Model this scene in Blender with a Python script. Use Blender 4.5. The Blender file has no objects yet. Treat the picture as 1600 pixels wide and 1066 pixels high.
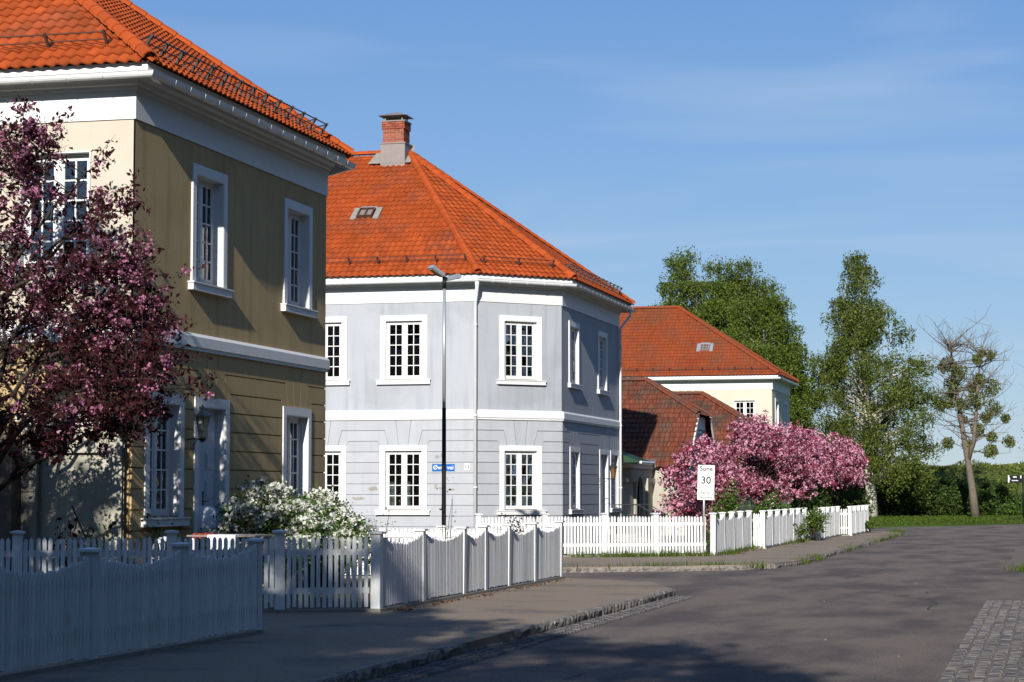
import bpy, bmesh, math, random
import numpy as np
from mathutils import Matrix, Vector

R = math.radians
random.seed(7)
SC = bpy.context.scene
COL = SC.collection

# ------------------------------------------------------------------ camera
F_PX, CAM_H, YAW = 3300.0, 1.7, R(14.3)
PITCH = math.atan(235.0 / F_PX)
fw = Vector((-math.sin(YAW) * math.cos(PITCH), math.cos(YAW) * math.cos(PITCH), math.sin(PITCH)))
rt = Vector((math.cos(YAW), math.sin(YAW), 0))
up = rt.cross(fw)
cam_d = bpy.data.cameras.new('camera'); cam_d.sensor_width = 36.0; cam_d.lens = 36.0 * F_PX / 1600.0
cam_d.clip_start = 0.1; cam_d.clip_end = 6000
cam = bpy.data.objects.new('camera', cam_d); COL.objects.link(cam)
cam.matrix_world = Matrix(((rt.x, up.x, -fw.x, 0), (rt.y, up.y, -fw.y, 0), (rt.z, up.z, -fw.z, CAM_H), (0, 0, 0, 1)))
SC.camera = cam

# ------------------------------------------------------------------ sky, sun, exposure
SUN_EL, SUN_OFF = 24.0, 5.1
SUN_STRENGTH, SKY_STRENGTH = 5.0, 0.05
W = bpy.data.worlds.new('World'); SC.world = W; W.use_nodes = True
nt = W.node_tree; nt.nodes.clear()
def wn(t, **k):
    n = nt.nodes.new(t)
    for a, b in k.items(): setattr(n, a, b)
    return n
wo = wn('ShaderNodeOutputWorld'); bg = wn('ShaderNodeBackground'); sky = wn('ShaderNodeTexSky')
sky.sky_type = 'NISHITA'; sky.sun_disc = False; sky.sun_elevation = R(SUN_EL); sky.sun_rotation = R(180 - SUN_OFF)
sky.air_density = 1.0; sky.dust_density = 0.0; sky.ozone_density = 2.2; sky.altitude = 50
tc = wn('ShaderNodeTexCoord'); sep = wn('ShaderNodeSeparateXYZ'); nt.links.new(tc.outputs['Generated'], sep.inputs[0])
zz = wn('ShaderNodeMath', operation='ADD'); zz.inputs[1].default_value = 0.10; nt.links.new(sep.outputs['Z'], zz.inputs[0])
zm = wn('ShaderNodeMath', operation='MAXIMUM'); zm.inputs[1].default_value = 0.03; nt.links.new(zz.outputs[0], zm.inputs[0])
dx = wn('ShaderNodeMath', operation='DIVIDE'); nt.links.new(sep.outputs['X'], dx.inputs[0]); nt.links.new(zm.outputs[0], dx.inputs[1])
dy = wn('ShaderNodeMath', operation='DIVIDE'); nt.links.new(sep.outputs['Y'], dy.inputs[0]); nt.links.new(zm.outputs[0], dy.inputs[1])
cmb = wn('ShaderNodeCombineXYZ'); nt.links.new(dx.outputs[0], cmb.inputs[0]); nt.links.new(dy.outputs[0], cmb.inputs[1])
mp = wn('ShaderNodeMapping'); mp.inputs['Rotation'].default_value = (0, 0, R(24)); mp.inputs['Scale'].default_value = (0.85, 1.5, 1); mp.inputs['Location'].default_value = (3.1, 1.2, 0)
nt.links.new(cmb.outputs[0], mp.inputs[0])
no = wn('ShaderNodeTexNoise'); no.inputs['Scale'].default_value = 1.0; no.inputs['Detail'].default_value = 5; no.inputs['Roughness'].default_value = 0.45; no.inputs['Distortion'].default_value = 0.7
nt.links.new(mp.outputs[0], no.inputs['Vector'])
rp = wn('ShaderNodeValToRGB'); rp.color_ramp.elements[0].position = 0.50; rp.color_ramp.elements[1].position = 0.80
rp.color_ramp.elements[1].color = (0.5, 0.5, 0.5, 1); nt.links.new(no.outputs[0], rp.inputs[0])
mx = wn('ShaderNodeMixRGB'); mx.inputs[2].default_value = (7.0, 8.6, 10.8, 1)
even = wn('ShaderNodeMixRGB'); even.inputs[0].default_value = 0.6; hz = wn('ShaderNodeValToRGB'); hz.color_ramp.elements[0].position = 0.0; hz.color_ramp.elements[1].position = 1.0; hz.color_ramp.elements[0].color = (4.6, 7.5, 11.2, 1); hz.color_ramp.elements[1].color = (1.6, 3.8, 9.4, 1)
for p_, c_ in ((0.16, (2.7, 5.7, 11.4, 1)), (0.26, (1.7, 4.5, 10.8, 1))):
    e_ = hz.color_ramp.elements.new(p_); e_.color = c_
nt.links.new(sep.outputs['Z'], hz.inputs[0]); nt.links.new(hz.outputs[0], even.inputs[2])      # clear, dust-free spring air: blue down to the skyline
nt.links.new(sky.outputs[0], even.inputs[1])
nt.links.new(rp.outputs[0], mx.inputs[0]); nt.links.new(even.outputs[0], mx.inputs[1]); nt.links.new(mx.outputs[0], bg.inputs[0])
bg.inputs[1].default_value = SKY_STRENGTH; nt.links.new(bg.outputs[0], wo.inputs[0])
sd = bpy.data.lights.new('sun', 'SUN'); sd.energy = SUN_STRENGTH; sd.angle = R(0.53); sd.color = (1.0, 0.955, 0.88)
so = bpy.data.objects.new('sun', sd); COL.objects.link(so)
ldir = Vector((-math.sin(R(SUN_OFF)) * math.cos(R(SUN_EL)), math.cos(R(SUN_OFF)) * math.cos(R(SUN_EL)), -math.sin(R(SUN_EL))))
so.rotation_euler = ldir.to_track_quat('-Z', 'Y').to_euler(); so.location = (5, -20, 30)
SC.view_settings.view_transform = 'Standard'; SC.view_settings.look = 'None'
SC.view_settings.exposure = 0.56; SC.view_settings.gamma = 1.0; SC.view_settings.use_curve_mapping = False
SC.render.engine = 'CYCLES'
SC.cycles.use_denoising = True
SC.cycles.max_bounces = 7; SC.cycles.transparent_max_bounces = 12; SC.cycles.diffuse_bounces = 3
SC.cycles.sample_clamp_indirect = 6

# ------------------------------------------------------------------ measuring helpers
def px(x, y, Y):
    "point on the plane Y = const seen in photograph pixel (x, y)"
    d = fw * F_PX + rt * (x - 800) - up * (y - 533); t = Y / d.y
    return Vector((d.x * t, Y, CAM_H + d.z * t))
def proj(p):
    v = Vector(p) - Vector((0, 0, CAM_H)); z = v.dot(fw)
    if z < 0.1: return (-9999, -9999)
    return (800 + F_PX * v.dot(rt) / z, 533 - F_PX * v.dot(up) / z)

# ------------------------------------------------------------------ materials
MATS = {}
def mat(name, col, rough=0.7, var=0.12, scale=6.0, bump=0.0, bscale=60.0, spec=0.12, metal=0.0, island=0.0, objrand=0.0,
        col2=None, mix=(0.5, 0.7), mscale=2.0, mdetail=6, trans=0.0, streak=None, stretch=None):
    if name in MATS: return MATS[name]
    col = tuple(c * .87 for c in col); col2 = tuple(c * .87 for c in col2) if col2 else None
    if streak: streak = (tuple(c * .87 for c in streak[0]), streak[1])
    m = bpy.data.materials.new(name); m.use_nodes = True; t = m.node_tree; N = t.nodes; L = t.links
    b = N['Principled BSDF']; b.inputs['Roughness'].default_value = rough; b.inputs['Metallic'].default_value = metal
    b.inputs['Specular IOR Level'].default_value = spec
    g = N.new('ShaderNodeNewGeometry')
    pos = g.outputs['Position']
    if stretch:
        mpn = N.new('ShaderNodeMapping'); mpn.inputs['Scale'].default_value = stretch; L.new(pos, mpn.inputs[0]); pos2 = mpn.outputs[0]
    else: pos2 = pos
    n1 = N.new('ShaderNodeTexNoise'); n1.inputs['Scale'].default_value = scale; n1.inputs['Detail'].default_value = 7; n1.inputs['Roughness'].default_value = 0.62
    L.new(pos2, n1.inputs['Vector'])
    mr = N.new('ShaderNodeMapRange'); mr.inputs[1].default_value = 0.25; mr.inputs[2].default_value = 0.75
    mr.inputs[3].default_value = 1 - var; mr.inputs[4].default_value = 1 + var; L.new(n1.outputs[0], mr.inputs[0])
    val = mr.outputs[0]
    def addrand(out, amt, val):
        r = N.new('ShaderNodeMapRange'); r.inputs[3].default_value = 1 - amt; r.inputs[4].default_value = 1 + amt; L.new(out, r.inputs[0])
        mu = N.new('ShaderNodeMath'); mu.operation = 'MULTIPLY'; L.new(val, mu.inputs[0]); L.new(r.outputs[0], mu.inputs[1]); return mu.outputs[0]
    if island: val = addrand(g.outputs['Random Per Island'], island, val)
    if objrand:
        oi = N.new('ShaderNodeObjectInfo'); val = addrand(oi.outputs['Random'], objrand, val)
    base = N.new('ShaderNodeRGB'); base.outputs[0].default_value = (*col, 1); cout = base.outputs[0]
    if col2:
        n2 = N.new('ShaderNodeTexNoise'); n2.inputs['Scale'].default_value = mscale; n2.inputs['Detail'].default_value = mdetail; n2.inputs['Roughness'].default_value = 0.6
        L.new(pos2, n2.inputs['Vector'])
        r2 = N.new('ShaderNodeMapRange'); r2.inputs[1].default_value = mix[0]; r2.inputs[2].default_value = mix[1]; L.new(n2.outputs[0], r2.inputs[0])
        mm = N.new('ShaderNodeMixRGB'); mm.inputs[2].default_value = (*col2, 1); L.new(r2.outputs[0], mm.inputs[0]); L.new(cout, mm.inputs[1]); cout = mm.outputs[0]
    if streak:      # (colour, strength): rain streaks running down a wall
        mps = N.new('ShaderNodeMapping'); mps.inputs['Scale'].default_value = (3.2, 3.2, 0.22); L.new(pos, mps.inputs[0])
        n3 = N.new('ShaderNodeTexNoise'); n3.inputs['Scale'].default_value = 1.6; n3.inputs['Detail'].default_value = 5; L.new(mps.outputs[0], n3.inputs['Vector'])
        r3 = N.new('ShaderNodeMapRange'); r3.inputs[1].default_value = 0.5; r3.inputs[2].default_value = 0.78; r3.inputs[4].default_value = streak[1]; L.new(n3.outputs[0], r3.inputs[0])
        ms = N.new('ShaderNodeMixRGB'); ms.inputs[2].default_value = (*streak[0], 1); L.new(r3.outputs[0], ms.inputs[0]); L.new(cout, ms.inputs[1]); cout = ms.outputs[0]
    vm = N.new('ShaderNodeVectorMath'); vm.operation = 'SCALE'; L.new(cout, vm.inputs[0]); L.new(val, vm.inputs['Scale'])
    L.new(vm.outputs[0], b.inputs['Base Color'])
    if bump:
        nb = N.new('ShaderNodeTexNoise'); nb.inputs['Scale'].default_value = bscale; nb.inputs['Detail'].default_value = 5; L.new(pos2, nb.inputs['Vector'])
        bn = N.new('ShaderNodeBump'); bn.inputs['Strength'].default_value = bump; bn.inputs['Distance'].default_value = 0.02
        L.new(nb.outputs[0], bn.inputs['Height']); L.new(bn.outputs[0], b.inputs['Normal'])
    if trans:
        tr = N.new('ShaderNodeBsdfTranslucent'); L.new(vm.outputs[0], tr.inputs[0]); ad = N.new('ShaderNodeMixShader'); ad.inputs[0].default_value = trans
        L.new(b.outputs[0], ad.inputs[1]); L.new(tr.outputs[0], ad.inputs[2]); L.new(ad.outputs[0], N['Material Output'].inputs[0])
    MATS[name] = m
    return m
def glass_mat():
    m = bpy.data.materials.new('window_glass'); m.use_nodes = True; t = m.node_tree; N = t.nodes; L = t.links
    N.remove(N['Principled BSDF'])
    tr = N.new('ShaderNodeBsdfTransparent'); tr.inputs[0].default_value = (0.72, 0.76, 0.76, 1)
    gl = N.new('ShaderNodeBsdfGlossy'); gl.inputs['Roughness'].default_value = 0.03
    g = N.new('ShaderNodeNewGeometry'); nn = N.new('ShaderNodeTexNoise'); nn.inputs['Scale'].default_value = 2.5; L.new(g.outputs['Position'], nn.inputs['Vector'])
    bn = N.new('ShaderNodeBump'); bn.inputs['Strength'].default_value = 0.25; bn.inputs['Distance'].default_value = 0.02; L.new(nn.outputs[0], bn.inputs['Height']); L.new(bn.outputs[0], gl.inputs['Normal'])
    fr = N.new('ShaderNodeFresnel'); fr.inputs[0].default_value = 1.95; mixs = N.new('ShaderNodeMixShader')
    L.new(fr.outputs[0], mixs.inputs[0]); L.new(tr.outputs[0], mixs.inputs[1]); L.new(gl.outputs[0], mixs.inputs[2]); L.new(mixs.outputs[0], N['Material Output'].inputs[0])
    return m
WHITE = mat('white_paint', (0.70, 0.70, 0.69), 0.5, 0.05, 3, 0.06, 30)
FWHITE = mat('fence_white_paint', (0.66, 0.665, 0.665), 0.6, 0.08, 5, 0.2, 40, island=0.05, objrand=0.09, col2=(0.42, 0.43, 0.37), mix=(0.57, 0.76), mscale=5, stretch=(1, 1, .35))
METALW = mat('white_gutter_metal', (0.74, 0.75, 0.75), 0.35, 0.05, 4, spec=0.5)
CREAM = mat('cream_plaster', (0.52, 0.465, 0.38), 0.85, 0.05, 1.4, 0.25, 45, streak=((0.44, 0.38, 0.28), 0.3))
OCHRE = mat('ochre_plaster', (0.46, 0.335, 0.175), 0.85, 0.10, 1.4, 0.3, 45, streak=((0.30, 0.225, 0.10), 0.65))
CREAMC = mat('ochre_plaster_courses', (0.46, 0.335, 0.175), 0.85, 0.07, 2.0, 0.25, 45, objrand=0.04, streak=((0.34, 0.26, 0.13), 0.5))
BLUE = mat('pale_blue_plaster', (0.39, 0.405, 0.437), 0.85, 0.05, 1.2, 0.25, 45, streak=((0.27, 0.29, 0.32), 0.65), col2=(0.345, 0.36, 0.385), mix=(0.5, 0.62), mscale=0.5)
BLUEC = mat('pale_blue_course_plaster', (0.405, 0.42, 0.447), 0.85, 0.06, 2.0, 0.25, 45, objrand=0.03, col2=(0.30, 0.29, 0.28), mix=(0.68, 0.80), mscale=0.9, streak=((0.30, 0.31, 0.34), 0.4))
PEEL = mat('bare_render', (0.30, 0.275, 0.24), 0.9, 0.2, 12, 0.4, 60)
CREAM3 = mat('light_cream_plaster', (0.56, 0.51, 0.41), 0.85, 0.05, 1.2, 0.2, 45)
GREYPL = mat('grey_beige_plaster', (0.42, 0.40, 0.33), 0.85, 0.12, 1.6, 0.3, 40, streak=((0.25, 0.24, 0.19), 0.5))
ROOF = mat('orange_clay_tile', (0.33, 0.062, 0.0135), 0.85, 0.2, 1.3, 0.4, 50, island=0.18, objrand=0.17, col2=(0.22, 0.06, 0.028), mix=(0.5, 0.75), mscale=0.8)
HIPT = mat('orange_hip_tile', (0.36, 0.066, 0.014), 0.75, 0.14, 3, 0.25, 50, island=0.1, objrand=0.12)
ROOF3 = mat('weathered_orange_tile', (0.24, 0.052, 0.017), 0.8, 0.14, 0.9, 0.25, 50, island=0.16, col2=(0.16, 0.06, 0.03), mix=(0.45, 0.7), mscale=0.7)
ROOFD = mat('dark_red_tile', (0.155, 0.047, 0.026), 0.8, 0.2, 1.0, 0.3, 50, island=0.35, col2=(0.085, 0.055, 0.04), mix=(0.42, 0.66), mscale=1.1)
UNDER = mat('roof_underlay', (0.12, 0.03, 0.012), 0.9, 0.1)
DARKM = mat('black_iron', (0.025, 0.025, 0.027), 0.5, 0.1, spec=0.4)
RUSTM = mat('brown_metal', (0.085, 0.045, 0.035), 0.6, 0.15)
ZINC = mat('zinc_sheet', (0.20, 0.17, 0.155), 0.5, 0.12, 5, spec=0.5)
GALV = mat('galvanised_steel', (0.42, 0.44, 0.45), 0.4, 0.08, 6, metal=0.5)
BRICK = mat('red_brick', (0.28, 0.085, 0.05), 0.85, 0.2, 8, 0.3, 60, island=0.3)
MORTAR = mat('mortar', (0.36, 0.30, 0.25), 0.9, 0.1)
GLASS = glass_mat()
CURT = mat('curtain_cloth', (0.62, 0.61, 0.57), 0.9, 0.08, trans=0.3)
DOORP = mat('pale_blue_grey_door_paint', (0.52, 0.56, 0.61), 0.45, 0.05, 3)
ASPH = mat('road_asphalt', (0.200, 0.164, 0.141), 0.9, 0.34, 26.0, 0.8, 90, spec=.05, col2=(0.118, 0.101, 0.094), mix=(0.42, 0.62), mscale=0.5, stretch=(1.6, 0.55, 1))
SIDEW = mat('sidewalk_asphalt', (0.285, 0.226, 0.174), 0.92, 0.28, 22.0, 0.7, 90, spec=.05, col2=(0.16, 0.145, 0.13), mix=(0.52, 0.7), mscale=0.6)
KERB = mat('kerb_granite', (0.24, 0.215, 0.19), 0.85, 0.35, 14, 0.9, 28, objrand=0.15, col2=(0.11, 0.10, 0.09), mix=(0.5, 0.62), mscale=9)
SETT = mat('granite_sett', (0.125, 0.116, 0.114), 0.8, 0.15, 12, 0.5, 60, island=0.22, objrand=0.22)
SAND = mat('joint_sand', (0.165, 0.138, 0.118), 0.95, 0.15, 8, 0.4, 90)
SOIL = mat('garden_soil', (0.07, 0.055, 0.035), 0.95, 0.3, 3, 0.6, 40, col2=(0.05, 0.08, 0.02), mix=(0.5, 0.6), mscale=1.2)
LAWN = mat('lawn_grass', (0.05, 0.09, 0.009), 0.9, 0.25, 1.5, 0.6, 30, col2=(0.07, 0.105, 0.012), mix=(0.45, 0.7), mscale=0.35)
BANKM = mat('bank_grass', (0.075, 0.10, 0.022), 0.95, 0.3, 0.8, 0.8, 12, col2=(0.15, 0.12, 0.045), mix=(0.5, 0.72), mscale=0.22)
FIELD = mat('field_ground', (0.08, 0.11, 0.03), 0.95, 0.2, 0.2)
BARK = mat('brown_bark', (0.045, 0.034, 0.028), 0.9, 0.3, 10, 0.8, 30)
BARKG = mat('grey_bark', (0.14, 0.115, 0.09), 0.9, 0.3, 6, 0.8, 20)
BIRCHB = mat('birch_bark', (0.50, 0.46, 0.40), 0.8, 0.15, 4, 0.4, 20, col2=(0.07, 0.06, 0.05), mix=(0.61, 0.66), mscale=3.0, stretch=(0.6, 0.6, 1.6))
LEAFB = mat('birch_leaf', (0.14, 0.175, 0.035), 0.6, 0.25, 0.35, island=0.5, trans=0.5)
LEAFB2 = mat('birch_leaf_light', (0.135, 0.185, 0.032), 0.6, 0.25, 0.35, island=0.5, trans=0.5)
LEAFD = mat('dark_shrub_leaf', (0.05, 0.085, 0.018), 0.65, 0.3, 0.5, island=0.5, trans=0.3)
LEAFG = mat('green_leaf', (0.07, 0.13, 0.022), 0.6, 0.25, 1.0, island=0.45, trans=0.35)
LEAFM = mat('maroon_leaf', (0.05, 0.013, 0.015), 0.55, 0.3, 1.0, island=0.5, trans=0.3)
PINKL = mat('pale_pink_petal', (0.74, 0.36, 0.47), 0.7, 0.15, 1.0, island=0.35, trans=0.3)
PINKD = mat('deep_pink_petal', (0.30, 0.055, 0.10), 0.7, 0.2, 1.0, island=0.45, trans=0.3)
PINKC = mat('cherry_petal', (0.40, 0.15, 0.25), 0.7, 0.2, 1.0, island=0.45, trans=0.3)
WHITEP = mat('white_petal', (0.72, 0.73, 0.66), 0.7, 0.1, 1.0, island=0.2, trans=0.3)
MISTL = mat('mistletoe_leaf', (0.125, 0.145, 0.03), 0.7, 0.2, 1.0, island=0.45, trans=0.3)
BANKL = mat('bank_growth_leaf', (0.13, 0.155, 0.032), 0.8, 0.3, 0.4, island=0.5, trans=0.3)
WEED = mat('weed_leaf', (0.075, 0.115, 0.014), 0.7, 0.2, 3.0, island=0.4, trans=0.3)
DRYL = mat('dry_leaf_litter', (0.10, 0.06, 0.035), 0.9, 0.3, 3.0, island=0.5)
SIGNW = mat('sign_white', (0.72, 0.72, 0.70), 0.4, 0.03)
SIGNB = mat('sign_blue', (0.01, 0.12, 0.42), 0.4, 0.04)
SIGNK = mat('sign_black', (0.012, 0.012, 0.014), 0.4, 0.04)
TXTK = mat('lettering_dark', (0.03, 0.035, 0.04), 0.5, 0.02)
TXTG = mat('lettering_grey', (0.16, 0.18, 0.18), 0.5, 0.02)
LAMPG = mat('frosted_lantern_glass', (0.62, 0.58, 0.46), 0.3, 0.05, trans=0.5)
AMBER = mat('amber_lantern_glass', (0.22, 0.11, 0.05), 0.3, 0.05, trans=0.3)
DIFFU = mat('lamp_diffuser', (0.36, 0.30, 0.17), 0.3, 0.05)
REDC = mat('red_cloth', (0.42, 0.07, 0.045), 0.9, 0.1)
CLOTHW = mat('white_cloth', (0.74, 0.74, 0.76), 0.9, 0.05)
GREENM = mat('green_metal_roof', (0.02, 0.06, 0.03), 0.5, 0.1)
CONC = mat('concrete', (0.26, 0.235, 0.205), 0.9, 0.2, 5, 0.5, 50)

# ------------------------------------------------------------------ object helpers
WMX = {}
def reg(o, world, parent=None):
    COL.objects.link(o)
    if parent is not None:
        o.parent = parent; o.matrix_parent_inverse = WMX[parent].inverted()
    o.matrix_basis = world; WMX[o] = world
    return o
def thing(name, label, cat, loc, group=None):
    o = bpy.data.objects.new(name, None); o.empty_display_size = 0.3
    reg(o, Matrix.Translation(Vector(loc))); o['label'] = label; o['category'] = cat
    if group: o['group'] = group
    return o
def tag(o, label, cat, group=None):
    o['label'] = label; o['category'] = cat
    if group: o['group'] = group
    return o
def inst(name, me, world, parent):
    return reg(bpy.data.objects.new(name, me), world, parent)
class MB:
    def __init__(s): s.v = []; s.f = []
    def face(s, pts):
        i = len(s.v); s.v += [tuple(p) for p in pts]; s.f.append(tuple(range(i, i + len(pts))))
    def box(s, x0, x1, y0, y1, z0, z1, M=None):
        i = len(s.v); P = [Vector((x, y, z)) for z in (z0, z1) for x, y in ((x0, y0), (x1, y0), (x1, y1), (x0, y1))]
        if M is not None: P = [M @ p for p in P]
        s.v += [tuple(p) for p in P]
        s.f += [tuple(i + k for k in q) for q in ((3, 2, 1, 0), (4, 5, 6, 7), (0, 1, 5, 4), (1, 2, 6, 5), (2, 3, 7, 6), (3, 0, 4, 7))]
        return s
    def prism(s, poly, fr, w0, w1, back=False):
        "polygon (u,v) counter-clockwise seen from outside, extruded along the frame's normal from w0 to w1"
        i = len(s.v); n = len(poly)
        s.v += [tuple(fr(u, v, w1)) for u, v in poly] + [tuple(fr(u, v, w0)) for u, v in poly]
        s.f.append(tuple(range(i, i + n)))
        if back: s.f.append(tuple(range(i + 2 * n - 1, i + n - 1, -1)))
        for k in range(n): s.f.append((i + k, i + n + k, i + n + (k + 1) % n, i + (k + 1) % n))
        return s
    def tube(s, pts, rad, n=6, caps=True):
        pts = [Vector(p) for p in pts]
        if not hasattr(rad, '__len__'): rad = [rad] * len(pts)
        i = len(s.v); a0 = None
        for k, p in enumerate(pts):
            d = (pts[min(k + 1, len(pts) - 1)] - pts[max(k - 1, 0)]).normalized()
            if a0 is None or abs(a0.dot(d)) > 0.95: a0 = Vector((1, 0, 0)) if abs(d.x) < 0.8 else Vector((0, 1, 0))
            b = d.cross(a0).normalized(); a = b.cross(d); a0 = a
            for j in range(n):
                t = 2 * math.pi * j / n; s.v.append(tuple(p + (a * math.cos(t) + b * math.sin(t)) * rad[k]))
        for k in range(len(pts) - 1):
            for j in range(n):
                q = i + k * n; s.f.append((q + j, q + (j + 1) % n, q + n + (j + 1) % n, q + n + j))
        if caps:
            s.f.append(tuple(i + j for j in range(n - 1, -1, -1))); e = i + (len(pts) - 1) * n; s.f.append(tuple(e + j for j in range(n)))
        return s
    def lathe(s, prof, n=12, M=None):
        i = len(s.v)
        for r, z in prof:
            for j in range(n):
                p = Vector((r * math.cos(2 * math.pi * j / n), r * math.sin(2 * math.pi * j / n), z)); s.v.append(tuple(M @ p if M is not None else p))
        for k in range(len(prof) - 1):
            for j in range(n):
                q = i + k * n; s.f.append((q + j, q + (j + 1) % n, q + n + (j + 1) % n, q + n + j))
        s.f.append(tuple(i + j for j in range(n - 1, -1, -1))); e = i + (len(prof) - 1) * n; s.f.append(tuple(e + j for j in range(n)))
        return s
    def mesh(s, name, m, smooth=False):
        me = bpy.data.meshes.new(name); me.from_pydata(s.v, [], s.f); me.materials.append(m)
        if smooth: me.polygons.foreach_set('use_smooth', [True] * len(me.polygons))
        me.update(); return me
    def build(s, name, m, parent=None, smooth=False, world=None):
        return inst(name, s.mesh(name, m, smooth), world if world is not None else Matrix.Identity(4), parent)
def frame(O, U):
    O = Vector(O); U = Vector(U).normalized(); N = U.cross(Vector((0, 0, 1)))
    return lambda u, v, w=0.0: O + U * u + Vector((0, 0, v)) + N * w
def wallM(O, U, u, v, w=0.0):
    "matrix for meshes modelled with x along the wall, -y outwards, z up"
    U = Vector(U).normalized(); p = frame(O, U)(u, v, w)
    return Matrix.Translation(p) @ Matrix.Rotation(math.atan2(U.y, U.x), 4, 'Z')
def struct(name, mb, m):
    o = mb.build(name, m); o['kind'] = 'structure'; return o
def text_part(body, size, m, world, parent, name='lettering', align='CENTER', extr=0.002, bold=0.012):
    cu = bpy.data.curves.new('t', 'FONT'); cu.body = body; cu.size = size; cu.align_x = align; cu.align_y = 'CENTER'; cu.extrude = extr; cu.resolution_u = 3; cu.offset = size * bold
    to = bpy.data.objects.new('t', cu); COL.objects.link(to)
    dg = bpy.context.evaluated_depsgraph_get(); me = bpy.data.meshes.new_from_object(to.evaluated_get(dg))
    bpy.data.objects.remove(to); me.materials.clear(); me.materials.append(m)
    return inst(name, me, world @ Matrix.Rotation(R(90), 4, 'X'), parent)

# ------------------------------------------------------------------ houses
def offset_path(pts, d, closed=True):
    n = len(pts); out = []
    for i in range(n):
        p = Vector(pts[i]); a = Vector(pts[i - 1]); b = Vector(pts[(i + 1) % n])
        if not closed and i == 0: a = p - (b - p)
        if not closed and i == n - 1: b = p + (p - a)
        u1 = (p - a).normalized(); u2 = (b - p).normalized()
        n1 = Vector((u1.y, -u1.x)); n2 = Vector((u2.y, -u2.x)); mdir = (n1 + n2); mdir = mdir / mdir.dot(n1) if mdir.length > 1e-6 else n1
        out.append(p + mdir * d)
    return out
def sweep(name, path, prof, m, parent, closed=True, smooth=False):
    mb = MB(); n = len(path)
    rings = [[(q.x, q.y, z) for q in offset_path(path, w, closed)] for w, z in prof]
    for k in range(len(prof) - 1):
        for i in range(n if closed else n - 1):
            j = (i + 1) % n; mb.face((rings[k][i], rings[k][j], rings[k + 1][j], rings[k + 1][i]))
    if not closed:
        mb.face([r[0] for r in rings]); mb.face([r[-1] for r in reversed(rings)])
    return mb.build(name, m, parent, smooth)
OW, OH, AR = 1.22, 1.85, 0.155      # window opening and width of its architrave
def plate(mb, fr, L, z0, z1, w, holes, thick=0.32, u_start=0.0):
    us = sorted({u_start, L} | {a for h in holes for a in h[:2]}); zs = sorted({z0, z1} | {min(max(a, z0), z1) for h in holes for a in h[2:]})
    def inside(u, z): return any(h[0] < u < h[1] and h[2] < z < h[3] for h in holes)
    for a, b in zip(us, us[1:]):
        for c, d in zip(zs, zs[1:]):
            if inside((a + b) / 2, (c + d) / 2): continue
            mb.face((fr(a, c, w), fr(b, c, w), fr(b, d, w), fr(a, d, w)))
            mb.face((fr(b, c, w - thick), fr(a, c, w - thick), fr(a, d, w - thick), fr(b, d, w - thick)))
    for h in holes:
        a, b, c, d = h; c = max(c, z0); d = min(d, z1)
        if d <= c: continue
        mb.face((fr(a, c, w), fr(a, d, w), fr(a, d, w - thick), fr(a, c, w - thick))); mb.face((fr(b, d, w), fr(b, c, w), fr(b, c, w - thick), fr(b, d, w - thick)))
        mb.face((fr(a, d, w), fr(b, d, w), fr(b, d, w - thick), fr(a, d, w - thick))); mb.face((fr(b, c, w), fr(a, c, w), fr(a, c, w - thick), fr(b, c, w - thick)))
def ring(mb, x0, x1, z0, z1, t, y0, y1, sides='LRTB', tb=None):
    tb = tb or t
    if 'L' in sides: mb.box(x0, x0 + t, y0, y1, z0, z1)
    if 'R' in sides: mb.box(x1 - t, x1, y0, y1, z0, z1)
    if 'T' in sides: mb.box(x0 + t, x1 - t, y0, y1, z1 - tb, z1)
    if 'B' in sides: mb.box(x0 + t, x1 - t, y0, y1, z0, z0 + tb)
WIN = {}
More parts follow.
